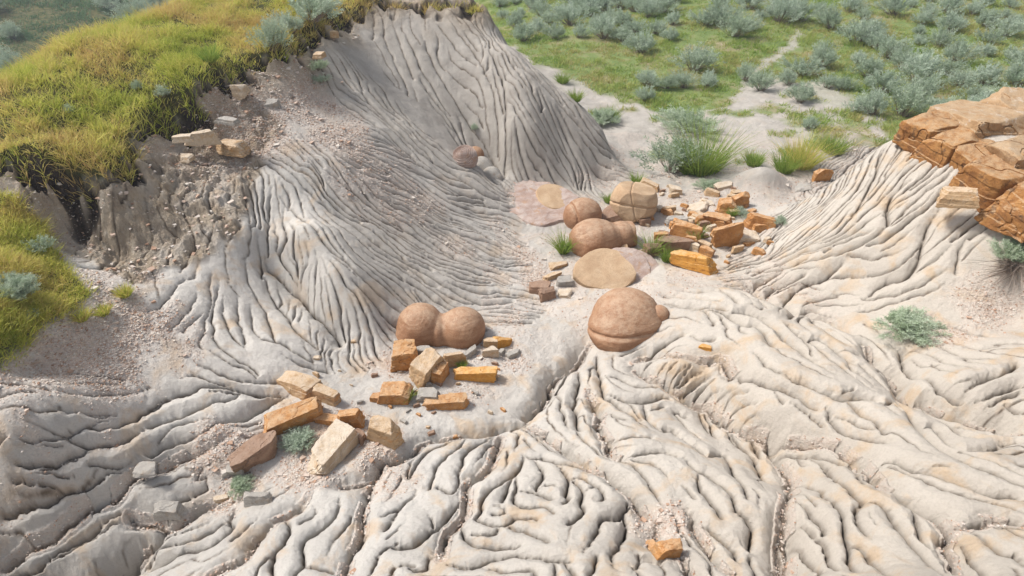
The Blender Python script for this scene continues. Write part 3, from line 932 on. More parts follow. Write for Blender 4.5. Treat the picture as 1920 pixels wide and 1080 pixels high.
ST = {
 'orange': stone("orange_ironstone", [(.26, .11, .04), (.46, .22, .075), (.58, .35, .16)], 5, lichen=(.56, .39, .24), spots=(.42, .27, .15), bump=.8),
 'vivid': stone("ochre_ironstone", [(.40, .16, .035), (.60, .29, .06), (.64, .36, .11)], 4, lichen=(.60, .42, .22), bump=.8),
 'brown': stone("brown_ironstone", [(.18, .11, .07), (.29, .18, .12), (.38, .26, .18)], 5, lichen=(.34, .24, .18), bump=.8),
 'tan': stone("tan_sandstone", [(.34, .20, .10), (.48, .33, .19), (.56, .43, .30)], 5, lichen=(.57, .47, .36), spots=(.46, .25, .10), bump=.8),
 'pale': stone("pale_sandstone", [(.38, .27, .17), (.52, .41, .29), (.60, .52, .42)], 5, lichen=(.60, .53, .44), spots=(.50, .33, .18), bump=.8),
 'grey': stone("grey_mudstone", [(.27, .25, .225), (.38, .355, .32), (.46, .42, .37)], 5, spots=(.33, .27, .21), bump=.9),
 'concretion': stone("brown_concretion", [(.25, .125, .065), (.36, .20, .115), (.45, .28, .17)], 3.6, .62, bands=6, bump=.5, lichen=(.47, .33, .225), spots=(.36, .21, .125)),
 'concretion_pale': stone("pale_concretion", [(.38, .25, .15), (.50, .36, .23), (.56, .43, .30)], 2.5, .8, bands=3, bump=.6),
 'shell': stone("layered_shell_stone", [(.33, .22, .17), (.47, .38, .34), (.54, .47, .42)], 4, .9, bands=14, spots=(.42, .27, .18), bump=.9),
 'caprock': stone("rusty_caprock", [(.15, .06, .025), (.33, .155, .05), (.46, .25, .095)], 3.2, spots=(.11, .065, .04), lichen=(.46, .32, .19), bump=1.0),
 'captop': stone("weathered_caprock", [(.25, .135, .06), (.38, .24, .125), (.47, .34, .22)], 3.5, spots=(.56, .50, .43), lichen=(.42, .31, .20), bump=1.0),
}
_bm = bmesh.new(); bmesh.ops.create_icosphere(_bm, subdivisions=6, radius=1)
ICO = np.array([v.co[:] for v in _bm.verts]); ICOF = np.array([[v.index for v in f.verts] for f in _bm.faces]); _bm.free()
_bm = bmesh.new(); bmesh.ops.create_icosphere(_bm, subdivisions=7, radius=1)
ICO6 = np.array([v.co[:] for v in _bm.verts]); ICOF6 = np.array([[v.index for v in f.verts] for f in _bm.faces]); _bm.free()
_bm = bmesh.new(); bmesh.ops.create_icosphere(_bm, subdivisions=5, radius=1)
ICO4 = np.array([v.co[:] for v in _bm.verts]); ICOF4 = np.array([[v.index for v in f.verts] for f in _bm.faces]); _bm.free()

def n3(p, s, seed, o=3):
    return (fbm(p[:, 0] * s + 3 * seed, p[:, 1] * s + p[:, 2] * s * .7, seed, o) + fbm(p[:, 2] * s - seed, p[:, 0] * s * .6 - p[:, 1] * s, seed + 9, o)) * .7

def block_points(w, d, h, seed, chips=6, sharp=110, big=False):
    """broken block: planes of a skewed box and a few chipped corners, worn a little"""
    r = np.random.default_rng(seed)
    N = ICO6 if big == 2 else ICO if big else ICO4
    pl = []
    for a, s in ((0, w), (1, d), (2, h)):
        for sg in (-1, 1):
            n = r.normal(0, .13, 3); n[a] += sg; n /= np.linalg.norm(n)
            pl.append((n / (np.array((w, d, h)) / 2) * s / 2, s / 2 * r.uniform(.86, 1.02)))
    for _ in range(chips + 1):
        n = r.normal(0, 1, 3); n[2] = abs(n[2]) * .8; n /= np.linalg.norm(n)
        ext = np.abs(n * np.array((w, d, h)) / 2).sum()
        pl.append((n, ext * r.uniform(.62, .88)))
    S = np.array((w, d, h)) / 2
    D = N * S; D /= np.linalg.norm(D, axis=1)[:, None]
    inv = np.zeros(len(D))
    for n, dist in pl:
        n = n / np.linalg.norm(n)
        inv += np.clip(D @ n / dist, 0, None) ** sharp
    p = D * (inv ** (-1 / sharp))[:, None]
    sz = (w * d * h) ** (1 / 3)
    p = p * (1 + .07 * n3(p / sz, 2.0, seed)[:, None] + .05 * n3(p / sz, 5, seed + 5, 4)[:, None])
    p *= (1 - .05 * (np.abs(n3(p / sz, 1.6, seed + 11)) < .018))[:, None]
    p *= (1 + .02 * n3(p / sz, 16, seed + 8, 3)[:, None])
    # bedding ledges
    p[:, :2] *= (1 + .02 * np.sign(np.sin(p[:, 2:3] / sz * 14 + seed)))
    return p

def blob_points(spheres, seed, k=14, rough=.02, flat=None):
    """rounded stone grown from overlapping balls"""
    N = ICO6
    acc = np.zeros(len(N))
    for c, r in spheres:
        c = np.array(c, float)
        b = N @ c; disc = b * b - (c @ c - r * r)
        e = np.where(disc > 0, b + np.sqrt(np.clip(disc, 0, None)), .02)
        e = np.clip(e, .02, None)
        acc += e ** k
    R = acc ** (1 / k)
    p = N * R[:, None]
    for (n, dist) in (flat or ()):
        n = np.array(n, float); n /= np.linalg.norm(n)
        over = p @ n - dist
        p -= np.clip(over, 0, None)[:, None] * n * .93
    p *= (1 + rough * n3(p, 2.5, seed)[:, None] * 2 + .010 * n3(p, 14, seed + 3)[:, None] + .012 * np.minimum(n3(p, 30, seed + 6)[:, None] + .12, 0))
    return p

def stone_mesh(name, p, mat):
    F = {len(ICO): ICOF, len(ICO4): ICOF4, len(ICO6): ICOF6}[len(p)]
    me = mesh_np(name, p, F, mat)
    try:
        me.set_sharp_from_angle(angle=math.radians(38))
    except Exception:
        pass
    return me

def spot(u, v, lift=0.0):
    """ground point under a stone whose middle is seen at a picture point, given half its height"""
    p = hit(u, v)
    if lift:
        for _ in range(2):
            dx, dy, dz = ray(u, v)
            t = p[1] / dy; t2 = t - lift / -dz
            q = np.array((dx * t2, dy * t2)); g = float(sample(ZZ, q[0], q[1]))
            t3 = (g + lift - CAM_H) / dz
            p = np.array((dx * t3, dy * t3, g))
    return p
def px_size(u, v):
    p = hit(u, v)
    return p[1] / ray(u, v)[1] / FPX

ROCK_N = {}
def rock(u0, v0, u1, v1, col, label, flat=.55, yaw=0., tilt=(0, 0), name="rock", cat="rock", group=None, chips=6, sink=.12, big=False, parent=None, lift=0.0):
    u, v = (u0 + u1) / 2, (v0 + v1) / 2
    m = px_size(u, v)
    wpx, hpx = (u1 - u0) * m * 1.12, (v1 - v0) * m * 1.12
    s = (v - 540) / FPX
    ang = PITCH + math.atan(s)
    w = wpx; h = flat * min(wpx, hpx)
    d = max(.45 * h, (hpx - h * math.cos(ang)) / math.sin(ang))
    a = abs(math.sin(yaw)); 
    if a > .15:                                    # footprint turned: keep its reach across and along the view
        L, B = max(w, d), min(w, d)
        c_, s_ = abs(math.cos(yaw)), a
        B = max(.35 * L, B * .62)
        sc = w / (L * c_ + B * s_) if w >= d else d / (L * c_ + B * s_)
        w2, d2 = L * sc, B * sc
        w, d = w2, d2
    p = spot(u, v, h * (.5 - sink))
    seed = int(u * 7 + v * 13) % 9973
    me = stone_mesh(name, block_points(w, d, h, seed, chips, big=big or w > .3), ST[col])
    o = link(name, me, parent)
    o.location = (p[0], p[1], p[2] + h * (.5 - sink) + lift)
    o.rotation_euler = (tilt[0], tilt[1], yaw)
    if parent is None:
        set_props(o, label, cat, group)
    elif label:
        o["label"] = label
    return o

R_ = math.radians
# rocks of the lower heap, left of the middle
rock(519, 694, 606, 752, 'tan', "long layered tan slab, topmost left of the lower rock heap", .45, R_(-28), (0.1, .05), chips=4)
rock(583, 722, 636, 761, 'tan', "short tan lump leaning on the right end of the long layered slab", .7, R_(-15))
rock(486, 748, 597, 822, 'orange', "long orange block split along its grain, beside the small sage plant", .5, R_(32), (.25, 0), chips=3)
rock(437, 808, 518, 884, 'brown', "dark brown flat block at the lower left end of the rock heap", .42, R_(40), (.15, -.1), chips=5)
rock(591, 801, 656, 882, 'pale', "pale tan oblong block with flat top right of the sage plant", .5, R_(68), (-.08, 0), chips=2)
rock(686, 779, 751, 845, 'tan', "chunky tan block with orange top at the edge of the crack", .8, R_(-25), (.1, .1), chips=3)
rock(598, 774, 650, 802, 'orange', "low reddish orange rock joined to a cube, above the pale oblong block", .6, R_(-10))
rock(634, 766, 675, 803, 'orange', "orange cube-like rock at the right end of the low reddish rock", .8, R_(5), chips=2)
rock(661, 802, 689, 832, 'brown', "small dark wedge between the pale oblong block and the chunky tan block", .7, R_(-50))
rock(694, 736, 718, 756, 'orange', "small orange stone just left of the mossy orange block", .6)
rock(714, 719, 769, 761, 'orange', "orange block with bright green moss on its right corner", .7, R_(-8), chips=2)
rock(781, 725, 823, 756, 'grey', "grey and tan stone between two orange blocks", .6)
rock(813, 730, 876, 776, 'orange', "flat-topped orange block, lowest right of the heap by the boulder pair", .45, R_(10), (.1, 0), chips=2)
rock(737, 634, 778, 695, 'orange', "upright orange block against the left foot of the boulder pair", 1.0, R_(5), (.12, 0), chips=2)
rock(765, 650, 834, 728, 'tan', "large rough slab leaning up to the right, in front of the boulder pair", .6, R_(52), (.1, -.35), chips=5, big=True)
rock(806, 672, 843, 722, 'orange', "orange block propping the large leaning slab on its right", .9, R_(60))
rock(832, 658, 869, 692, 'tan', "tan angular block just under the seam of the boulder pair", .8, R_(20))
rock(854, 685, 924, 716, 'vivid', "vivid ochre oblong block right of the leaning slab", .75, R_(0), (.15, 0), chips=1)
rock(777, 648, 808, 674, 'grey', "grey lump between the upright orange block and the leaning slab", .7)
for i, (a, b, c, d, col, lab) in enumerate((
    (907, 632, 930, 654, 'tan', "upper tan stone of the small pile right of the boulder pair"),
    (907, 649, 935, 672, 'pale', "lower pale tan stone of the small pile right of the boulder pair"),
    (929, 624, 952, 661, 'vivid', "thin upright orange sliver in the small pile right of the boulder pair"),
    (948, 655, 977, 673, 'grey', "grey stone at the right end of the small pile by the boulder pair"),
    (868, 654, 893, 671, 'grey', "low grey stone touching the right foot of the boulder pair"),
    (934, 652, 947, 668, 'grey', "tiny grey stone under the orange sliver"))):
    rock(a, b, c, d, col, lab, .8 if i != 3 else .55, R_(12 * i), (0, .5 if i == 2 else 0), group="small pile of stones by the boulder pair", chips=4)
rock(402, 924, 429, 946, 'pale', "small pale slab left of the round grey-brown stone, bottom left", .4, R_(12), chips=8, sink=.3)
rock(454, 921, 508, 948, 'grey', "rounded grey-brown stone below the lower left sage plant", .75, chips=18)
rock(426, 868, 457, 894, 'grey', "grey stone behind the lower left sage plant", .7)
rock(253, 868, 288, 894, 'grey', "pale grey slab alone on the lower left scree", .3, chips=8, sink=.3)
rock(289, 938, 342, 975, 'grey', "smooth grey clay lump beside the dark hollow, bottom left", .75, chips=18, sink=.3)
# small cluster in the wash
for i, (a, b, c, d, col, lab) in enumerate((
    (1028, 487, 1063, 508, 'tan', "flat orange-tan stone, topmost of the cluster in the wash"),
    (1019, 509, 1048, 527, 'tan', "tan stone above the brown cubes in the wash"),
    (1041, 514, 1074, 542, 'grey', "grey-green flat stone, right of the cluster in the wash"),
    (992, 527, 1030, 553, 'brown', "brown block, leftmost of the cluster in the wash"),
    (1010, 538, 1046, 565, 'brown', "square brown block, lowest of the cluster in the wash"),
    (1047, 543, 1068, 559, 'pale', "small pale stone right of the square brown block"))):
    rock(a, b, c, d, col, lab, (.4, .5, .45, .7, .75, .4)[i], R_((20, 30, 10, -8, 20, 0)[i]), group="cluster of stones in the wash", chips=3)
# orange debris field right of the brown boulders
DEB = ((1201, 337, 1236, 360, 'tan', "rounded tan rock just behind the cracked round boulder", .7),
    (1244, 384, 1268, 404, 'tan', "small tan rock on the back edge of the grey rubble", .7),
    (1246, 400, 1290, 430, 'grey', "dark grey broken slab behind the first orange rock", .5),
    (1262, 412, 1314, 455, 'orange', "peaked orange rock in front of the dark grey slab", .8),
    (1228, 440, 1287, 478, 'brown', "reddish brown angular rock, right of the long smooth boulder", .7),
    (1281, 438, 1307, 471, 'orange', "tan-orange block wedged right of the reddish brown rock", .9),
    (1260, 466, 1327, 510, 'vivid', "bright orange sharp rock, lowest of the debris field", .7),
    (1207, 450, 1237, 488, 'brown', "red-brown upright block beside the layered shell plates", .9),
    (1232, 430, 1256, 446, 'brown', "small brown slab above the reddish brown rock", .4),
    (1318, 396, 1374, 427, 'orange', "broad orange rock in the middle of the debris field", .6),
    (1335, 414, 1392, 468, 'orange', "largest orange rock with a sloping face in the debris field", .85),
    (1380, 430, 1422, 459, 'pale', "pale orange stone leaning on the largest orange rock", .5),
    (1402, 400, 1456, 439, 'orange', "orange block with dark side by the foot of the right mound", .8),
    (1373, 359, 1404, 393, 'orange', "orange cube with a dark side, upper right of the debris field", .9),
    (1348, 372, 1376, 402, 'orange', "small orange rock left of the orange cube", .8),
    (1323, 353, 1349, 371, 'tan', "small knobbly orange stone at the top of the debris field", .7),
    (1337, 337, 1374, 359, 'pale', "pale tilted slab, farthest stone of the debris field", .35),
    (1289, 379, 1322, 398, 'pale', "pale flat slab left of the small orange rock", .35),
    (1310, 372, 1340, 388, 'pale', "thin pale slab behind the pale flat slab", .3),
    (1526, 314, 1557, 341, 'orange', "orange rock alone at the back of the right mound", .8),
    (1492, 342, 1519, 357, 'grey', "low grey slab in the clay behind the right mound", .3),
    (1311, 643, 1337, 661, 'vivid', "small orange stone alone on the white ridge", .5),
    (1230, 1004, 1279, 1054, 'orange', "orange block at the pit on the bottom edge", .75),
    (1211, 1013, 1232, 1040, 'orange', "small orange stone left of the block at the pit", .7),
    (1770, 346, 1831, 391, 'tan', "pale tan stone lying under the edge of the caprock", .6))
for i, (a, b, c, d, col, lab, fl) in enumerate(DEB):
    rock(a, b, c, d, col, lab, fl, R_((i * 47) % 70 - 35), (.12 * math.sin(i * 2.1), .15 * math.cos(i * 1.7)), group="orange rocks of the debris field" if i < 19 else None, chips=5)
# smaller broken pieces lying between the named ones, too alike to tell apart
fr = np.random.default_rng(77)
for i in range(95):
    u, v = fr.normal(1318, 66), fr.normal(418, 36)
    w = 8 + 20 * fr.uniform(0, 1) ** 1.8
    if not (1195 < u < 1450 and 345 < v < 500): continue
    rock(u - w / 2, v - w * .4, u + w / 2, v + w * .4, ('orange', 'tan', 'pale', 'brown', 'orange')[i % 5], "small broken stone lying between the bigger orange rocks of the debris field", fr.uniform(.5, .9),
         fr.uniform(-.9, .9), group="small broken stones of the debris field", chips=4)
for i in range(50):
    u, v = fr.normal(780, 95), fr.normal(735, 45)
    w = fr.uniform(6, 15)
    rock(u - w / 2, v - w * .4, u + w / 2, v + w * .4, ('grey', 'tan', 'pale', 'brown', 'orange')[i % 5], "small loose stone lying around the lower rock heap", fr.uniform(.5, .9),
         fr.uniform(-.9, .9), group="small loose stones of the lower rock heap", chips=4)
for a, b, c, d, col, lab, fl in ((400, 257, 463, 296, 'tan', "broad tan slab set in the brown bank under the turf", .5),
    (364, 238, 391, 276, 'pale', "upright pale stone left of the broad slab in the bank", .8),
    (329, 249, 358, 268, 'pale', "small pale stone nearest the dark soil in the bank", .5),
    (340, 288, 362, 305, 'pale', "small pinkish stone low in the brown bank", .6),
    (440, 157, 461, 183, 'pale', "upright pale stone under the sandy spot of the turf edge", .9),
    (499, 184, 523, 212, 'grey', "grey-white block on the reddish scree slope", .8),
    (417, 216, 448, 238, 'grey', "bluish grey slab above the broad tan slab", .4),
    (590, 96, 606, 112, 'tan', "little tan stone high under the turf", .6),
    (620, 57, 634, 72, 'tan', "tan stone just under the sage on the cliff edge", .8)):
    rock(a, b, c, d, col, lab, fl, R_((a * 3) % 50 - 25), group="pale stones in the bank", chips=4)

# ------------------------------------------------------------------ rounded concretions
def boulder(u, v, spheres, col, label, seed, flat=None, lift=.0, rough=.02, yaw=0, name="boulder", rings=None, creases=(), scale=1., tilt=(0, 0), squash=1.):
    m = px_size(u, v)
    sp_ = [(tuple(q * m * scale for q in c), r * m * scale) for c, r in spheres]
    p = blob_points(sp_, seed, rough=rough, flat=[(n, d * m * scale) for n, d in (flat or ())])
    if rings:
        (cx_, cy_, cz_), ax, cnt, amp, rad = rings
        c = np.array((cx_, cy_, cz_)) * m; ax = np.array(ax, float); ax /= np.linalg.norm(ax)
        d = p - c; L = np.linalg.norm(d, axis=1) + 1e-6
        th = np.arccos(np.clip(d @ ax / L, -1, 1))
        st_ = (th * cnt + .9 * n3(p, 3, seed)) % 1.0
        f = np.clip(1.5 - th / rad, 0, 1) * (L < 60 * m)
        p += d / L[:, None] * ((.5 - st_) * amp * m * f)[:, None]
    for (n, dist, wd, dp) in creases:
        n = np.array(n, float); n /= np.linalg.norm(n)
        q = np.abs(p @ n - dist * m + .35 * m * 6 * n3(p, 2.5, seed + 2))
        p *= (1 - dp * np.exp(-(q / (wd * m)) ** 2))[:, None]
    p[:, 2] *= squash
    me = stone_mesh(name, p, ST[col])
    o = link(name, me)
    h = 0
    g = hit(u, v)
    b = spot(u, v, lift * m)
    o.location = (b[0], b[1], b[2] + lift * m)
    o.rotation_euler = (tilt[0], tilt[1], yaw)
    set_props(o, label, "boulder", None)
    return o
# x to the right, y away, z up, all in picture pixels at that distance
boulder(829, 617, [((-40, 4, 6), 43), ((38, 0, 0), 42), ((0, 0, -4), 36), ((-52, -6, -14), 34)], 'concretion', "double rounded brown boulder, two domes grown together, left of the wash", 3,
        lift=14, rings=((-42, 4, 6), (-.15, -.5, 1), 5, .45, .7), creases=(((1, .1, 0), 2, 7, .10), ((.1, .5, 1), -2, 1.5, .0)))
boulder(1172, 596, [((2, 6, 0), 62), ((-16, -18, -18), 54), ((20, -8, -12), 50)], 'concretion', "largest round brown boulder with a lower bulge, at the head of the crack", 8,
        lift=14, squash=.77, creases=(((-.06, .30, .95), -14, 5.0, .055),))
boulder(1236, 590, [((0, 0, 0), 19)], 'concretion', "small round knob against the right side of the largest boulder", 9, lift=4)
boulder(1090, 405, [((0, 0, 0), 33), ((8, 4, 2), 29)], 'concretion', "egg-shaped brown boulder left of the cracked round one", 12, lift=14, creases=(((1, .3, .1), -17, 2.0, .07),))
boulder(1187, 383, [((0, 0, 6), 41), ((6, 6, 0), 38)], 'concretion_pale', "round boulder with a cracked pale cap, farthest of the brown boulders", 15, lift=22, rough=.035, flat=[((.2, .1, 1), 32), ((-.2, -1, .2), 34)],
        creases=(((.1, .3, 1), 2, 2, .06), ((1, -.2, .3), 4, 1.2, .05)))
boulder(1150, 408, [((0, 0, 0), 24), ((12, 4, -4), 20)], 'brown', "dark broken shell leaning on the cracked round boulder", 16, lift=4, rough=.05, flat=[((-.3, -.5, 1), 10), ((0, -1, .1), 10)])
boulder(1132, 452, [((-22, -4, 2), 42), ((2, 2, 2), 36), ((34, 12, 4), 28), ((50, 18, 4), 24)], 'concretion', "long smooth brown boulder, bulging left and snapped off at its right end", 21, lift=12, rough=.025,
        flat=[((1, .1, .15), 60)], creases=(((1, .3, 0), 16, 8, .06),))
boulder(1150, 474, [((0, 0, 0), 33)], 'concretion_pale', "thin pale flake leaning against the long smooth boulder", 24, lift=1, rough=.05, flat=[((-.2, -.6, 1), 7), ((.2, .6, -1), 3), ((1, .2, 0), 25)])
boulder(1134, 513, [((-24, -2, 0), 34), ((12, 2, 0), 46), ((-4, 4, 0), 44)], 'concretion_pale', "split tan boulder half with a smooth flat face, below the long boulder", 27, lift=6, rough=.07, flat=[((-.08, -.6, 1), 16), ((1, .5, .2), 40)])
for k, (u, v, r, t_) in enumerate(((1172, 502, 47, 10), (1188, 504, 45, 4), (1202, 508, 42, -2))):
    boulder(u, v, [((0, 0, 0), r)], 'shell', ("inner", "middle", "outer")[k] + " curved plate of the layered grey-pink shell beside the split boulder", 30 + k, lift=t_ - 4,
            rough=.09, flat=[((.12, -.25, 1), 8)], name="stone_plate")
boulder(1003, 378, [((-8, 0, -14), 68), ((18, -6, -14), 58)], 'shell', "broad flat pinkish slab half buried in dust below the grey ridge", 41, lift=0, rough=.2, flat=[((.1, -.15, 1), 9)], name="stone_slab")
boulder(1036, 372, [((0, 0, -6), 38), ((0, -18, -6), 32)], 'concretion_pale', "rounded rim plate at the right edge of the broad flat slab", 43, lift=6, rough=.05, flat=[((.2, -.1, 1), 10)], name="stone_slab")
boulder(1028, 416, [((0, 0, -8), 27)], 'grey', "thin grey flagstone in front of the egg-shaped boulder", 45, lift=-2, rough=.06, flat=[((0, 0, 1), -2)], name="stone_slab")
boulder(872, 297, [((0, 0, 0), 24)], 'shell', "ringed pinkish ball sticking out of the grey slope", 47, lift=4, rings=((0, 0, 0), (-.3, -.6, 1), 6, 2.0, 1.5))
boulder(892, 290, [((0, 0, 0), 16)], 'concretion', "small brown knob behind the ringed ball on the slope", 48, lift=3)
boulder(903, 313, [((0, 0, 0), 20), ((8, -6, -4), 16)], 'grey', "grey clay knob right of the ringed ball on the slope", 49, lift=0)
boulder(922, 330, [((0, 0, 0), 18), ((8, -6, -4), 14)], 'grey', "lowest grey clay knob, where the slope meets the crevice", 50, lift=0)

# ------------------------------------------------------------------ caprock on the right mound: cracked ledge, one thing
cap_at = hit(1790, 330)
cap = bpy.data.objects.new("caprock", None); COL.objects.link(cap)
cap.location = cap_at
set_props(cap, "cracked rusty sandstone ledge capping the right mound", "rock ledge")
A_ = Vector(hit(1700, 268)); B_ = Vector(hit(1915, 432))
e1 = (B_ - A_); LL = e1.length; e1.normalize()
e2 = Vector((0, 0, 1)).cross(e1).normalized()
if e2.x < 0: e2 = -e2
e2 = (e2 + Vector((0, 0, .10))).normalized()
e3 = e1.cross(e2).normalized()
if e3.z < 0: e3 = -e3
rot = Matrix((e1, e2, e3)).transposed().to_euler()
cr = np.random.default_rng(12)
def cap_block(s0, s1, d0, d1, z0, z1, col, seed, chips=5, label=None, sharp=34):
    """one block of the cracked ledge: from..to along its face, into the mound, and up, in metres"""
    me = stone_mesh("block", block_points(s1 - s0, d1 - d0, z1 - z0, seed, chips + 4, sharp=sharp * 2.4, big=2), ST[col])
    o = link("block", me, cap)
    c = A_ + e1 * (s0 + s1) / 2 + e2 * (d0 + d1) / 2 + e3 * (z0 + z1) / 2
    o.location = c - cap.location
    o.rotation_euler = rot
    o.rotation_euler.x += cr.normal(0, .04); o.rotation_euler.z += cr.normal(0, .05)
    if label: o["label"] = label
f = LL / 2.6
cap_block(-0.22 * f, 0.60 * f, -0.22, 0.72, -.06, .56, 'caprock', 5, 6, "rounded rusty nose of the ledge", 12)
cap_block(0.36 * f, 1.05 * f, -0.16, 0.65, -.06, .52, 'caprock', 11, 4, None, 22)
cap_block(0.86 * f, 1.55 * f, -0.16, 0.65, -.06, .50, 'caprock', 17, 4, None, 22)
cap_block(1.34 * f, 2.20 * f, -0.22, 0.70, -.06, .56, 'caprock', 23, 5, "lichen-speckled lower block of the ledge", 20)
cap_block(2.01 * f, 2.85 * f, -0.20, 0.70, -.06, .56, 'caprock', 31, 4, None, 22)
cap_block(2.66 * f, 3.55 * f, -0.20, 0.70, -.06, .56, 'caprock', 35, 4, None, 22)
cap_block(-0.21 * f, 1.11 * f, 0.27, 1.41, -.20, .66, 'captop', 37, 3, "pale flat top slab of the ledge")
cap_block(0.94 * f, 2.01 * f, 0.32, 1.36, -.20, .64, 'captop', 41, 3)
cap_block(1.84 * f, 2.96 * f, 0.34, 1.36, -.20, .66, 'captop', 43, 3)
cap_block(2.74 * f, 3.86 * f, 0.34, 1.36, -.20, .66, 'captop', 44, 3)
cap_block(-0.01 * f, 1.36 * f, 1.17, 2.16, -.20, .66, 'captop', 47, 4)
cap_block(1.19 * f, 2.66 * f, 1.12, 2.26, -.20, .68, 'captop', 51, 4)
cap_block(2.49 * f, 3.96 * f, 1.12, 2.36, -.20, .66, 'captop', 53, 4)
# ------------------------------------------------------------------ plants
def leaf_mat(name, cols, trans=.3, rough=.7, scale=1.5, vary=False):
    m, t, b = new_mat(name, rough); k = NT(t)
    tint = k.attr("tint")
    P = k.n("ShaderNodeNewGeometry").outputs["Position"]
    f = k.math('ADD', k.math('MULTIPLY', tint, .55), k.math('MULTIPLY', k.noise(scale, P, 3, .6), .6))
    c = k.ramp(f, [(.15 + .65 * i / (len(cols) - 1), q) for i, q in enumerate(cols)])
    if vary:                                    # no two bushes quite the same
        ran = k.n("ShaderNodeObjectInfo").outputs["Random"]
        c = k.mix(k.math('MULTIPLY', ran, .35), c, k.mix(.6, c, (.22, .30, .09)))
        c = k.mix(1.0, c, k.ramp(k.noise(3, P, 2), [(.3, .82), (.7, 1.0)]), 'MULTIPLY')
    k.l(c, b.inputs["Base Color"])
    tr = k.n("ShaderNodeBsdfTranslucent"); k.l(c, tr.inputs["Color"])
    mx = k.n("ShaderNodeMixShader"); mx.inputs[0].default_value = trans
    k.l(b.outputs[0], mx.inputs[1]); k.l(tr.outputs[0], mx.inputs[2])
    k.l(mx.outputs[0], t.nodes["Material Output"].inputs["Surface"])
    return m
M_SAGE = leaf_mat("sage_leaf", [(.19, .27, .18), (.34, .43, .32), (.49, .58, .46), (.62, .69, .58)], .3, vary=True)
M_SAGEG = leaf_mat("green_sage_leaf", [(.24, .32, .19), (.40, .49, .33), (.56, .63, .50)], .3)
M_STEM = leaf_mat("woody_stem", [(.12, .09, .07), (.22, .17, .14), (.30, .26, .22)], .0)
M_GRASSH = leaf_mat("bank_grass", [(.16, .22, .04), (.32, .40, .06), (.52, .55, .11), (.68, .62, .19), (.62, .46, .20)], .4, scale=1.1)
M_GRASSM = leaf_mat("meadow_grass", [(.12, .23, .05), (.24, .37, .07), (.38, .44, .12), (.50, .41, .19)], .4, scale=.5)
M_GRASSG = leaf_mat("green_grass", [(.12, .22, .04), (.22, .34, .06), (.36, .42, .10)], .35)

def blades(base, dirv, length, width, bend, tint, seg=2):
    """narrow bent blades, all as numpy; base Nx3, dirv Nx3 unit"""
    N = len(base)
    r = np.random.default_rng(N)
    side = np.cross(dirv, np.c_[r.normal(0, 1, N), r.normal(0, 1, N), r.normal(0, .4, N)])
    side /= np.linalg.norm(side, axis=1)[:, None] + 1e-9
    out = np.c_[dirv[:, 0], dirv[:, 1], np.zeros(N)] + np.c_[r.normal(0, .25, N), r.normal(0, .25, N), np.zeros(N)]
    V = []
    for s in range(seg + 1):
        t = s / seg
        c = base + dirv * (length * t)[:, None] + out * (bend * length * t * t)[:, None] - np.array((0, 0, 1.)) * (bend * length * t * t * .35)[:, None]
        w = width * (1 - .85 * t) * .5
        V += [c - side * w[:, None], c + side * w[:, None]]
    V = np.stack(V, 1)
    k = 2 * (seg + 1)
    q = []
    for s in range(seg):
        q.append(np.array([2 * s, 2 * s + 1, 2 * s + 3, 2 * s + 2]))
    Q = (np.arange(N)[:, None, None] * k + np.array(q)[None]).reshape(-1, 4)
    tt = np.repeat(tint[:, None], k, 1)
    return V.reshape(-1, 3), Q, tt.ravel()

def leaves(base, dirv, length, width, tint):
    return blades(base, dirv, length, width, np.zeros(len(base)) + .15, tint, 1)

def bush_parts(seed, w=1., h=.75, shoots=110, per=38, leaf=(.045, .012), upright=.6):
    r = np.random.default_rng(seed)
    n = shoots
    # a few lobes make the outline uneven
    lobes = r.normal(0, .33, (5, 2)) * w * .5
    li = r.integers(0, 5, n)
    ang = r.uniform(0, 2 * math.pi, n); rad = np.sqrt(r.uniform(0, 1, n))
    tip = np.c_[lobes[li, 0] + np.cos(ang) * rad * w * .36, lobes[li, 1] + np.sin(ang) * rad * w * .36, h * (1 - .55 * rad ** 2) * r.uniform(.7, 1.08, n)]
    root = np.c_[tip[:, :2] * .18, np.zeros(n)]
    d = tip - root; L = np.linalg.norm(d, axis=1); d /= L[:, None]
    t = r.uniform(.35, 1.0, (n, per)) ** .7
    pos = root[:, None] + d[:, None] * (L[:, None] * t)[..., None] + r.normal(0, .018, (n, per, 3)) * w
    dv = d[:, None] * upright + r.normal(0, .5, (n, per, 3)) + np.array((0, 0, .35))
    dv /= np.linalg.norm(dv, axis=2)[..., None]
    tint = np.clip(r.normal(.5, .16, (n, 1)) + r.normal(0, .12, (n, per)) + .25 * (t - .7), 0, 1)
    m = n * per
    V, Q, T = leaves(pos.reshape(m, 3), dv.reshape(m, 3), r.uniform(.6, 1.3, m) * leaf[0], r.uniform(.7, 1.3, m) * leaf[1], tint.reshape(m))
    k = n // 2
    S = blades(root[:k], d[:k], L[:k] * .85, np.full(k, .014 * w), np.zeros(k) + .05, r.uniform(0, 1, k), 2)
    return (V, Q, T), S
def leafy_mesh(name, VQT, mat):
    return mesh_np(name, VQT[0], VQT[1], mat, {"tint": VQT[2]}, smooth=False)

BUSH = []
for s in range(6):
    F, S = bush_parts(100 + s, 1., .62 + .06 * (s % 3), 120, 34, (.05, .014))
    BUSH.append((leafy_mesh("foliage", F, M_SAGE), leafy_mesh("stems", S, M_STEM)))
FINE = []
for s, (up, mt) in enumerate(((.6, M_SAGE), (.5, M_SAGEG), (.8, M_SAGEG))):
    F, S = bush_parts(300 + s, 1., .6, 150, 60, (.05, .012), up)
    FINE.append((leafy_mesh("foliage", F, mt), leafy_mesh("stems", S, M_STEM)))

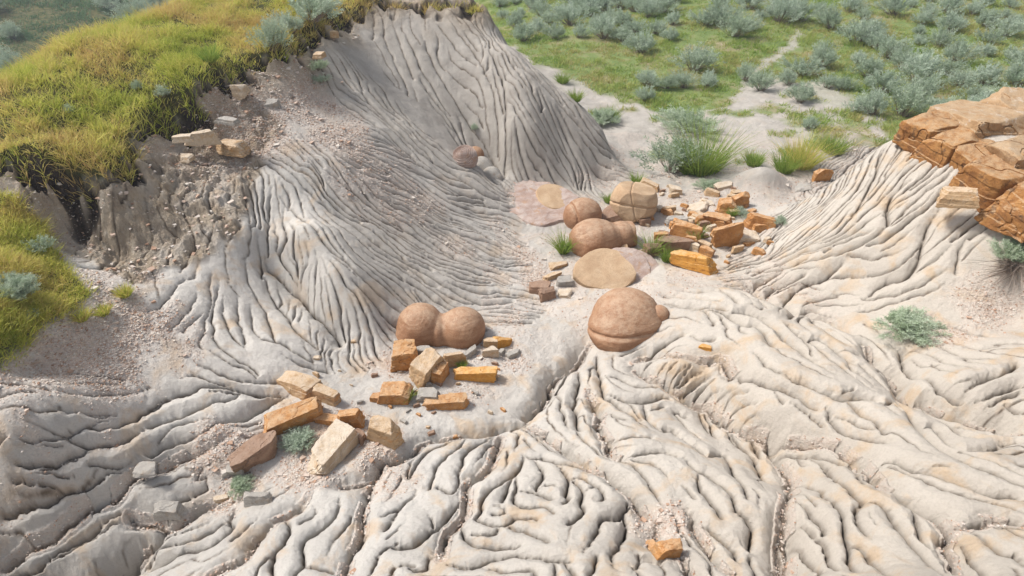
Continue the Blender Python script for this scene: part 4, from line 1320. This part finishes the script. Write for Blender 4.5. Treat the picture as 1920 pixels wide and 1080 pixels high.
def plant(u, v, wpx, proto, label, name="sagebrush", cat="sagebrush", group=None, hs=1., at=None, width=None):
    """u,v: middle of the foot"""
    if at is None:
        p = hit(u, v); w = wpx * p[1] / ray(u, v)[1] / FPX
    else:
        p = np.array(at); w = width
    e = bpy.data.objects.new(name, None); COL.objects.link(e)
    e.location = (p[0], p[1], p[2] - .01)
    e.rotation_euler = (0, 0, float(rng.uniform(0, 6.28)))
    e.scale = (w, w, w * hs)
    set_props(e, label, cat, group)
    link("foliage", proto[0], e); link("stems", proto[1], e)
    return e

MEADOW_BUSHES = [
 (1205, 100, 66, "round sagebrush standing alone left of the trail, in short grass"), (1300, 132, 78, "tall sagebrush at the back of the clump left of the trail"),
 (1285, 165, 52, "pale sagebrush at the front right of the clump left of the trail"), (1322, 163, 45, "small sagebrush on the right rim of the clump left of the trail"),
 (1212, 160, 56, "sagebrush at the left end of the clump above the fork"), (1250, 165, 44, "sagebrush in the middle of the clump above the fork"),
 (1210, 190, 42, "low sagebrush nearest the clay path above the fork"), (1428, 170, 56, "sagebrush hanging over the upper end of the white wash"),
 (1395, 152, 44, "sagebrush just left of the one over the white wash"), (1500, 140, 66, "wide sagebrush right of the trail, left one of a merged pair"),
 (1540, 126, 66, "wide sagebrush right of the trail, right one of a merged pair"), (1480, 160, 48, "sagebrush below the merged pair, by the white wash"),
 (1503, 192, 62, "round sagebrush at the head of the cracked clay patch"), (1550, 165, 46, "sagebrush right of the round one by the clay patch"),
 (1375, 68, 66, "broad sagebrush left of the narrow trail, far back"), (1405, 60, 50, "sagebrush touching the broad one left of the trail"),
 (1460, 42, 70, "long sagebrush beside the narrow trail near the top edge"), (1640, 215, 66, "sagebrush just behind the tip of the caprock, on its left"),
 (1650, 172, 80, "broad sagebrush up from the caprock tip"), (1720, 158, 92, "biggest sagebrush of the right meadow, straight above the caprock nose"),
 (1662, 108, 60, "twin sagebrush, right half, in the right meadow"), (1640, 88, 56, "twin sagebrush, left half, in the right meadow"),
 (1790, 118, 62, "sagebrush right of the biggest one"), (1780, 62, 62, "bright sagebrush ringed by yellow grass, top right"),
 (1512, 240, 40, "small sagebrush in the grass strip between the two clay patches"), (1845, 158, 66, "sagebrush above the caprock's top slab"),
 (1905, 225, 60, "sagebrush at the right edge above the caprock"), (1700, 130, 60, "sagebrush tucked left of the biggest one"),
 (1580, 170, 44, "low sagebrush between the clay patch and the caprock"), (1560, 55, 60, "far sagebrush right of the narrow trail")]
for i, (u, v, w, lab) in enumerate(MEADOW_BUSHES):
    plant(u, v, w * 1.02, BUSH[i % 6], lab, group="sagebrush of the meadow", hs=float(rng.uniform(.85, 1.15)))
# the dense thickets
taken = [(u, v) for u, v, *_ in MEADOW_BUSHES]
ZONES = [((915, 1260, -12, 78), 48, "one of the crowded sagebrushes in the thicket right of the big ridge, top middle"),
         ((1260, 1560, -20, 50), 18, "one of the scattered sagebrushes along the top edge around the trail"),
         ((1560, 1925, -20, 100), 34, "one of the sagebrushes in the far thicket of the top right corner"),
         ((1590, 1925, 100, 235), 15, "one of the low sagebrushes filling the slope behind the caprock")]
zr = np.random.default_rng(5)
for (u0, u1, v0, v1), n, lab in ZONES:
    c = 0
    for _ in range(n * 30):
        if c >= n: break
        u, v = zr.uniform(u0, u1), zr.uniform(v0, v1)
        if u < 930 + (v - 20) * .6: continue
        if any(math.hypot((u - a) * .8, (v - b) * 1.5) < 22 + v * .06 for a, b in taken): continue
        taken.append((u, v)); c += 1
        p = hit(u, v)
        if float(sample(PATH, p[0], p[1])) > .3: continue
        plant(u, v, 26 + 44 * zr.uniform(0, 1) ** 1.5 + v * .1, BUSH[int(zr.integers(0, 6))], lab, group=lab.replace("one of the ", ""), hs=float(zr.uniform(.8, 1.1)))
# far left valley
for k in range(60):
    x, y = zr.uniform(-36, -9), zr.uniform(22, 48)
    w = zr.uniform(1.2, 2.6)
    plant(0, 0, 0, BUSH[k % 6], "one of the hazy dark shrubs on the valley side beyond the grassy crest", name="shrub", cat="shrub", group="shrubs beyond the grassy crest", at=(x, y, float(sample(ZZ, x, y))), width=float(w))

PL = [
 (1258, 322, 122, BUSH[1], "large blue-grey sagebrush in the middle of the path fork", "sagebrush", .95), (1300, 245, 100, FINE[2], "bright green shrub at the back of the path fork", "shrub", .7),
 (1130, 228, 70, FINE[1], "green-grey sagebrush beside the foot of the big ridge", "sagebrush", .7), (568, 828, 86, FINE[0], "small silvery sage plant among the lower rocks", "sagebrush", .55),
 (447, 912, 56, FINE[1], "little green sage plant above the round grey-brown stone", "sagebrush", .7), (1690, 614, 128, FINE[1], "wide feathery sage plant in the hollow right of the white ridge", "sagebrush", .6),
 (1892, 488, 105, FINE[1], "bright sage plant growing from the wall of the right mound", "sagebrush", .7), (505, 95, 76, BUSH[2], "tall grey sagebrush on the turf edge, left of the cliff top", "sagebrush", 1.15),
 (545, 62, 70, BUSH[4], "grey sagebrush between the tall one and the largest on the cliff top", "sagebrush", .9), (583, 40, 130, BUSH[3], "largest sagebrush on the cliff top at the upper edge", "sagebrush", .8),
 (255, 168, 32, BUSH[0], "small pale sage plant on the grassy hill above the dark soil", "sagebrush", 1.), (308, 182, 36, BUSH[5], "pale sage plant near the sandy spot of the grassy hill", "sagebrush", .9),
 (136, 212, 30, BUSH[5], "tiny pale sage plant in the middle of the grassy hill", "sagebrush", .9), (30, 560, 100, FINE[0], "large silvery sagebrush at the left edge under the bank", "sagebrush", .9),
 (70, 470, 60, BUSH[3], "sagebrush behind the large silvery one at the left edge", "sagebrush", .9), (62, 590, 36, FINE[1], "small broad-leaved plant below the large silvery sagebrush", "plant", .8),
 (603, 155, 36, BUSH[3], "dark little sage plant on the scree under the turf", "sagebrush", .7), (594, 132, 40, FINE[2], "green tuft of leaves above the dark little sage plant", "plant", .8),
 (890, 243, 20, BUSH[1], "tiny grey plant alone on the steep grey wall", "plant", 1.), (1388, 405, 34, BUSH[3], "small sage plant in front of the orange cube", "sagebrush", .8),
 (1466, 420, 34, BUSH[0], "small sage plant at the foot of the right mound's rills", "sagebrush", .8), (1326, 352, 46, FINE[2], "low green plant at the top of the debris field", "plant", .45),
 (1600, 210, 50, BUSH[2], "sagebrush on the right rim of the cracked clay patch", "sagebrush", .8)]
for u, v, w, pr, lab, nm_, hs in PL:
    plant(u, v, w, pr, lab, name=nm_, cat=nm_, hs=hs)

# dead twigs under the sage on the right mound
def twigs(u, v, wpx, n, label, seed, droop=.5):
    p = hit(u, v); w = wpx * p[1] / ray(u, v)[1] / FPX
    r = np.random.default_rng(seed)
    d = np.c_[r.normal(-.7, .5, n), r.normal(-.4, .4, n), r.normal(-.1, .3, n)]; d /= np.linalg.norm(d, axis=1)[:, None]
    S = blades(r.normal(0, .06, (n, 3)) * w + np.array((0, -.05, .05)), d, r.uniform(.3, .8, n) * w, np.full(n, .012), r.uniform(-.4, .5, n), r.uniform(.4, 1, n), 4)
    o = link("dead_twigs", leafy_mesh("dead_twigs", S, M_STEM)); o.location = p
    set_props(o, label, "twigs")
twigs(1895, 500, 90, 160, "grey-brown dead twigs hanging below the bright sage plant of the right mound", 4)

def tuft(u, v, wpx, hpx, label, mat, n=140, name="grass_tuft", group=None, lean=.5):
    p = hit(u, v); m = p[1] / ray(u, v)[1] / FPX
    r = np.random.default_rng(int(u + v))
    a = r.uniform(0, 6.28, n); q = np.sqrt(r.uniform(0, 1, n))
    base = np.c_[np.cos(a) * q, np.sin(a) * q, np.zeros(n)] * wpx * m * .22
    d = np.c_[np.cos(a) * q * lean, np.sin(a) * q * lean, np.ones(n)] + r.normal(0, .12, (n, 3)); d /= np.linalg.norm(d, axis=1)[:, None]
    S = blades(base, d, r.uniform(.5, 1.1, n) * hpx * m * 1.1, np.full(n, .009) * (1 + m * 20), r.uniform(.1, .7, n), r.uniform(0, 1, n), 3)
    o = link(name, leafy_mesh(name, S, mat)); o.location = p
    set_props(o, label, "grass tuft", group)
TU = [(1056, 474, 34, 46, "bright green grass tuft left of the long smooth boulder"), (1315, 322, 120, 96, "tall yellow-green grass clump right of the sagebrush in the path fork"),
 (1290, 325, 50, 40, "low grass in front of the sagebrush in the path fork"), (1194, 346, 26, 26, "small green tuft behind the cracked round boulder"), (1220, 478, 26, 50, "grass growing between the long boulder and the red-brown block"),
 (1250, 490, 30, 30, "short grass tuft above the bright orange rock"), (1305, 450, 26, 34, "grass tuft beside the tan-orange block"), (1500, 312, 90, 62, "tall grass clump on the clay bank by the small mound"),
 (1470, 322, 60, 40, "grass clump left of the tall one on the clay bank"), (1412, 310, 50, 30, "short grass clump alone in the clay by the wash"), (1560, 285, 80, 34, "grass strip right of the tall clump"),
 (762, 752, 20, 26, "green moss tuft on the corner of the orange block"), (866, 690, 16, 18, "tiny green tuft under the tan angular block"), (1140, 380, 20, 20, "tiny plant at the foot of the egg-shaped boulder"),
 (395, 118, 40, 36, "bright green grass tuft near the sandy spot of the hill"), (1055, 155, 40, 20, "yellow-green tuft beside the path behind the big ridge"), (1080, 190, 30, 24, "grass tuft on the path's edge behind the big ridge"),
 (1140, 225, 70, 26, "grass around the sagebrush at the foot of the big ridge"), (235, 555, 40, 24, "dry grass tuft on the reddish scree, upper one"), (195, 590, 36, 22, "dry grass tuft on the reddish scree, lower one"),
 (155, 600, 40, 24, "dry grass tuft nearest the left bank brush"), (1372, 405, 20, 20, "sprig of grass by the broad orange rock")]
for u, v, w, h, lab in TU:
    tuft(u, v, w, h, lab, M_GRASSH if 'dry' in lab or 'tall grass' in lab else M_GRASSG, n=int(60 + w * 6))

# ------------------------------------------------------------------ grass that nobody could count
def scatter(mask, weight, n, seed, ymax=60, ymin=3):
    r = np.random.default_rng(seed)
    A = (np.gradient(GY)[:, None] * (GY[:, None] + FAN) * np.gradient(GA)[None, :]) * weight * mask
    A[(GY > ymax) | (GY < ymin)] = 0
    A[:, np.abs(GA) > .72] = 0
    c = np.cumsum(A.ravel()); k = np.searchsorted(c, r.uniform(0, c[-1], n))
    j, i = np.clip(k // NC, 0, NR - 2), np.clip(k % NC, 0, NC - 2)
    y = GY[j] + r.uniform(0, 1, n) * (GY[j + 1] - GY[j]); x = (GA[i] + r.uniform(0, 1, n) * (GA[i + 1] - GA[i])) * (y + FAN)
    return x, y, sample(ZZ, x, y), r
def grass_field(name, label_mat, mask, n, hgt, wid, seed, ymax, weight=1., clump=2.5, tintf=.5):
    K = 13                                      # blades grow in small bunches
    x, y, z, r = scatter(mask, weight, n // K, seed, ymax)
    s_ = np.repeat(wid * 3.2 * r.uniform(.5, 1.6, len(x)), K)
    x, y = np.repeat(x, K), np.repeat(y, K); n = len(x)
    ox, oy = r.normal(0, 1, n), r.normal(0, 1, n)
    x = x + ox * s_; y = y + oy * s_; z = sample(ZZ, x, y)
    bt = np.repeat(r.normal(0, .16, n // K), K)
    cl = fbm(x * clump, y * clump, seed, 3)
    L = hgt * np.clip(.75 + 1.1 * cl, .25, 1.6) * r.uniform(.5, 1.2, n)
    d = np.c_[r.normal(.08, .22, n) + ox * .28, r.normal(-.1, .22, n) + oy * .28, np.ones(n)]; d /= np.linalg.norm(d, axis=1)[:, None]
    tint = np.clip(.5 + tintf * fbm(x * .9, y * .9, seed + 4, 3) + bt + r.normal(0, .11, n), 0, 1)
    S = blades(np.c_[x, y, z - .01], d, L, wid * r.uniform(.6, 1.4, n), r.uniform(.1, .8, n), tint, 2)
    o = link(name, leafy_mesh(name, S, label_mat))
    set_props(o, kind="stuff")
    return o
o = grass_field("hill_grass", M_GRASSH, (IN_HILL | ((DE < .06) & (hn > -.02))) & (YY < 17), 170000, .25, .011, 1, 17, clump=2.2, tintf=.7)
set_props(o, "golden and green grass covering the bank top at the upper left", "grass")
o = grass_field("bank_grass", M_GRASSH, IN_BRUSH, 30000, .17, .009, 2, 11)
set_props(o, "green grass in the hollow at the left edge", "grass")
o = grass_field("meadow_grass", M_GRASSM, MEADM > .35, 230000, .17, .018, 3, 36, clump=1.2)
set_props(o, "green meadow grass between the sagebrushes", "grass")
M_VAL = leaf_mat("valley_growth", [(.06, .13, .06), (.11, .20, .09), (.18, .27, .14)], .3, scale=.4)
o = grass_field("valley_grass", M_VAL, (XX < -6) & (YY > 17), 60000, .35, .05, 5, 50, clump=.5)
set_props(o, "blue-green growth on the valley side beyond the grassy crest", "ground cover")

# loose chips of the scree
def chips(name, n, weight, smin, smax, mat, label, seed):
    x, y, z, r = scatter(np.ones_like(ZZ), weight, n, seed, 15)
    s = smin + (smax - smin) * r.uniform(0, 1, n) ** 3
    base = np.array([[sx, sy, sz] for sz in (-1, 1) for sy in (-1, 1) for sx in (-1, 1)], float) * .5
    V = base[None] * np.c_[s * r.uniform(.7, 1.4, n), s * r.uniform(.6, 1., n), s * r.uniform(.25, .6, n)][:, None]
    V = V + r.normal(0, .14, V.shape) * s[:, None, None]
    a = r.uniform(0, 6.28, n); ca, sa = np.cos(a), np.sin(a)
    V = np.stack([V[..., 0] * ca[:, None] - V[..., 1] * sa[:, None], V[..., 0] * sa[:, None] + V[..., 1] * ca[:, None], V[..., 2]], -1)
    V += np.c_[x, y, z + s * .12][:, None]
    Fq = np.array([[0, 2, 3, 1], [4, 5, 7, 6], [0, 1, 5, 4], [2, 6, 7, 3], [0, 4, 6, 2], [1, 3, 7, 5]])
    Q = (np.arange(n)[:, None, None] * 8 + Fq[None]).reshape(-1, 4)
    o = link(name, mesh_np(name, V.reshape(-1, 3), Q, mat, {"tint": np.repeat(r.uniform(0, 1, n), 8)}, smooth=False))
    set_props(o, label, "scree", kind="stuff")
M_CHIP = leaf_mat("chip_stone", [(.30, .16, .10), (.42, .28, .20), (.52, .44, .38), (.58, .53, .47)], 0., .9, 8)
chips("scree_chips", 60000, SCREE ** 2, .005, .024, M_CHIP, "reddish stone chips strewn over the slopes and gully floors", 21)
chips("rubble_stones", 1500, RUBBLE * (XX > -6) * .6 + SCREE ** 2 * .3, .012, .065, M_CHIP, "small loose stones below the turf edge and in the scree", 22)
# ------------------------------------------------------------------ the thin morning air over the valley
_bm = bmesh.new(); bmesh.ops.create_cube(_bm, size=1.0)
_me = bpy.data.meshes.new("haze"); _bm.to_mesh(_me); _bm.free()
haze = link("haze", _me)
zlo, zhi = float(ZZ.min()) - 1.0, max(7.5, float(ZZ.max()) + 1.0)
haze.scale = (1700, 500, zhi - zlo); haze.location = (0, 100, (zhi + zlo) / 2)
hm = bpy.data.materials.new("haze_air"); hm.use_nodes = True
hm.node_tree.nodes.remove(hm.node_tree.nodes["Principled BSDF"])
pv = hm.node_tree.nodes.new("ShaderNodeVolumePrincipled")
pv.inputs["Color"].default_value = (.80, .88, 1.0, 1)
pv.inputs["Density"].default_value = .002
pv.inputs["Anisotropy"].default_value = .3
hm.node_tree.links.new(pv.outputs[0], hm.node_tree.nodes["Material Output"].inputs["Volume"])
_me.materials.append(hm)
set_props(haze, "thin pale haze over the valley", "haze", kind="stuff")
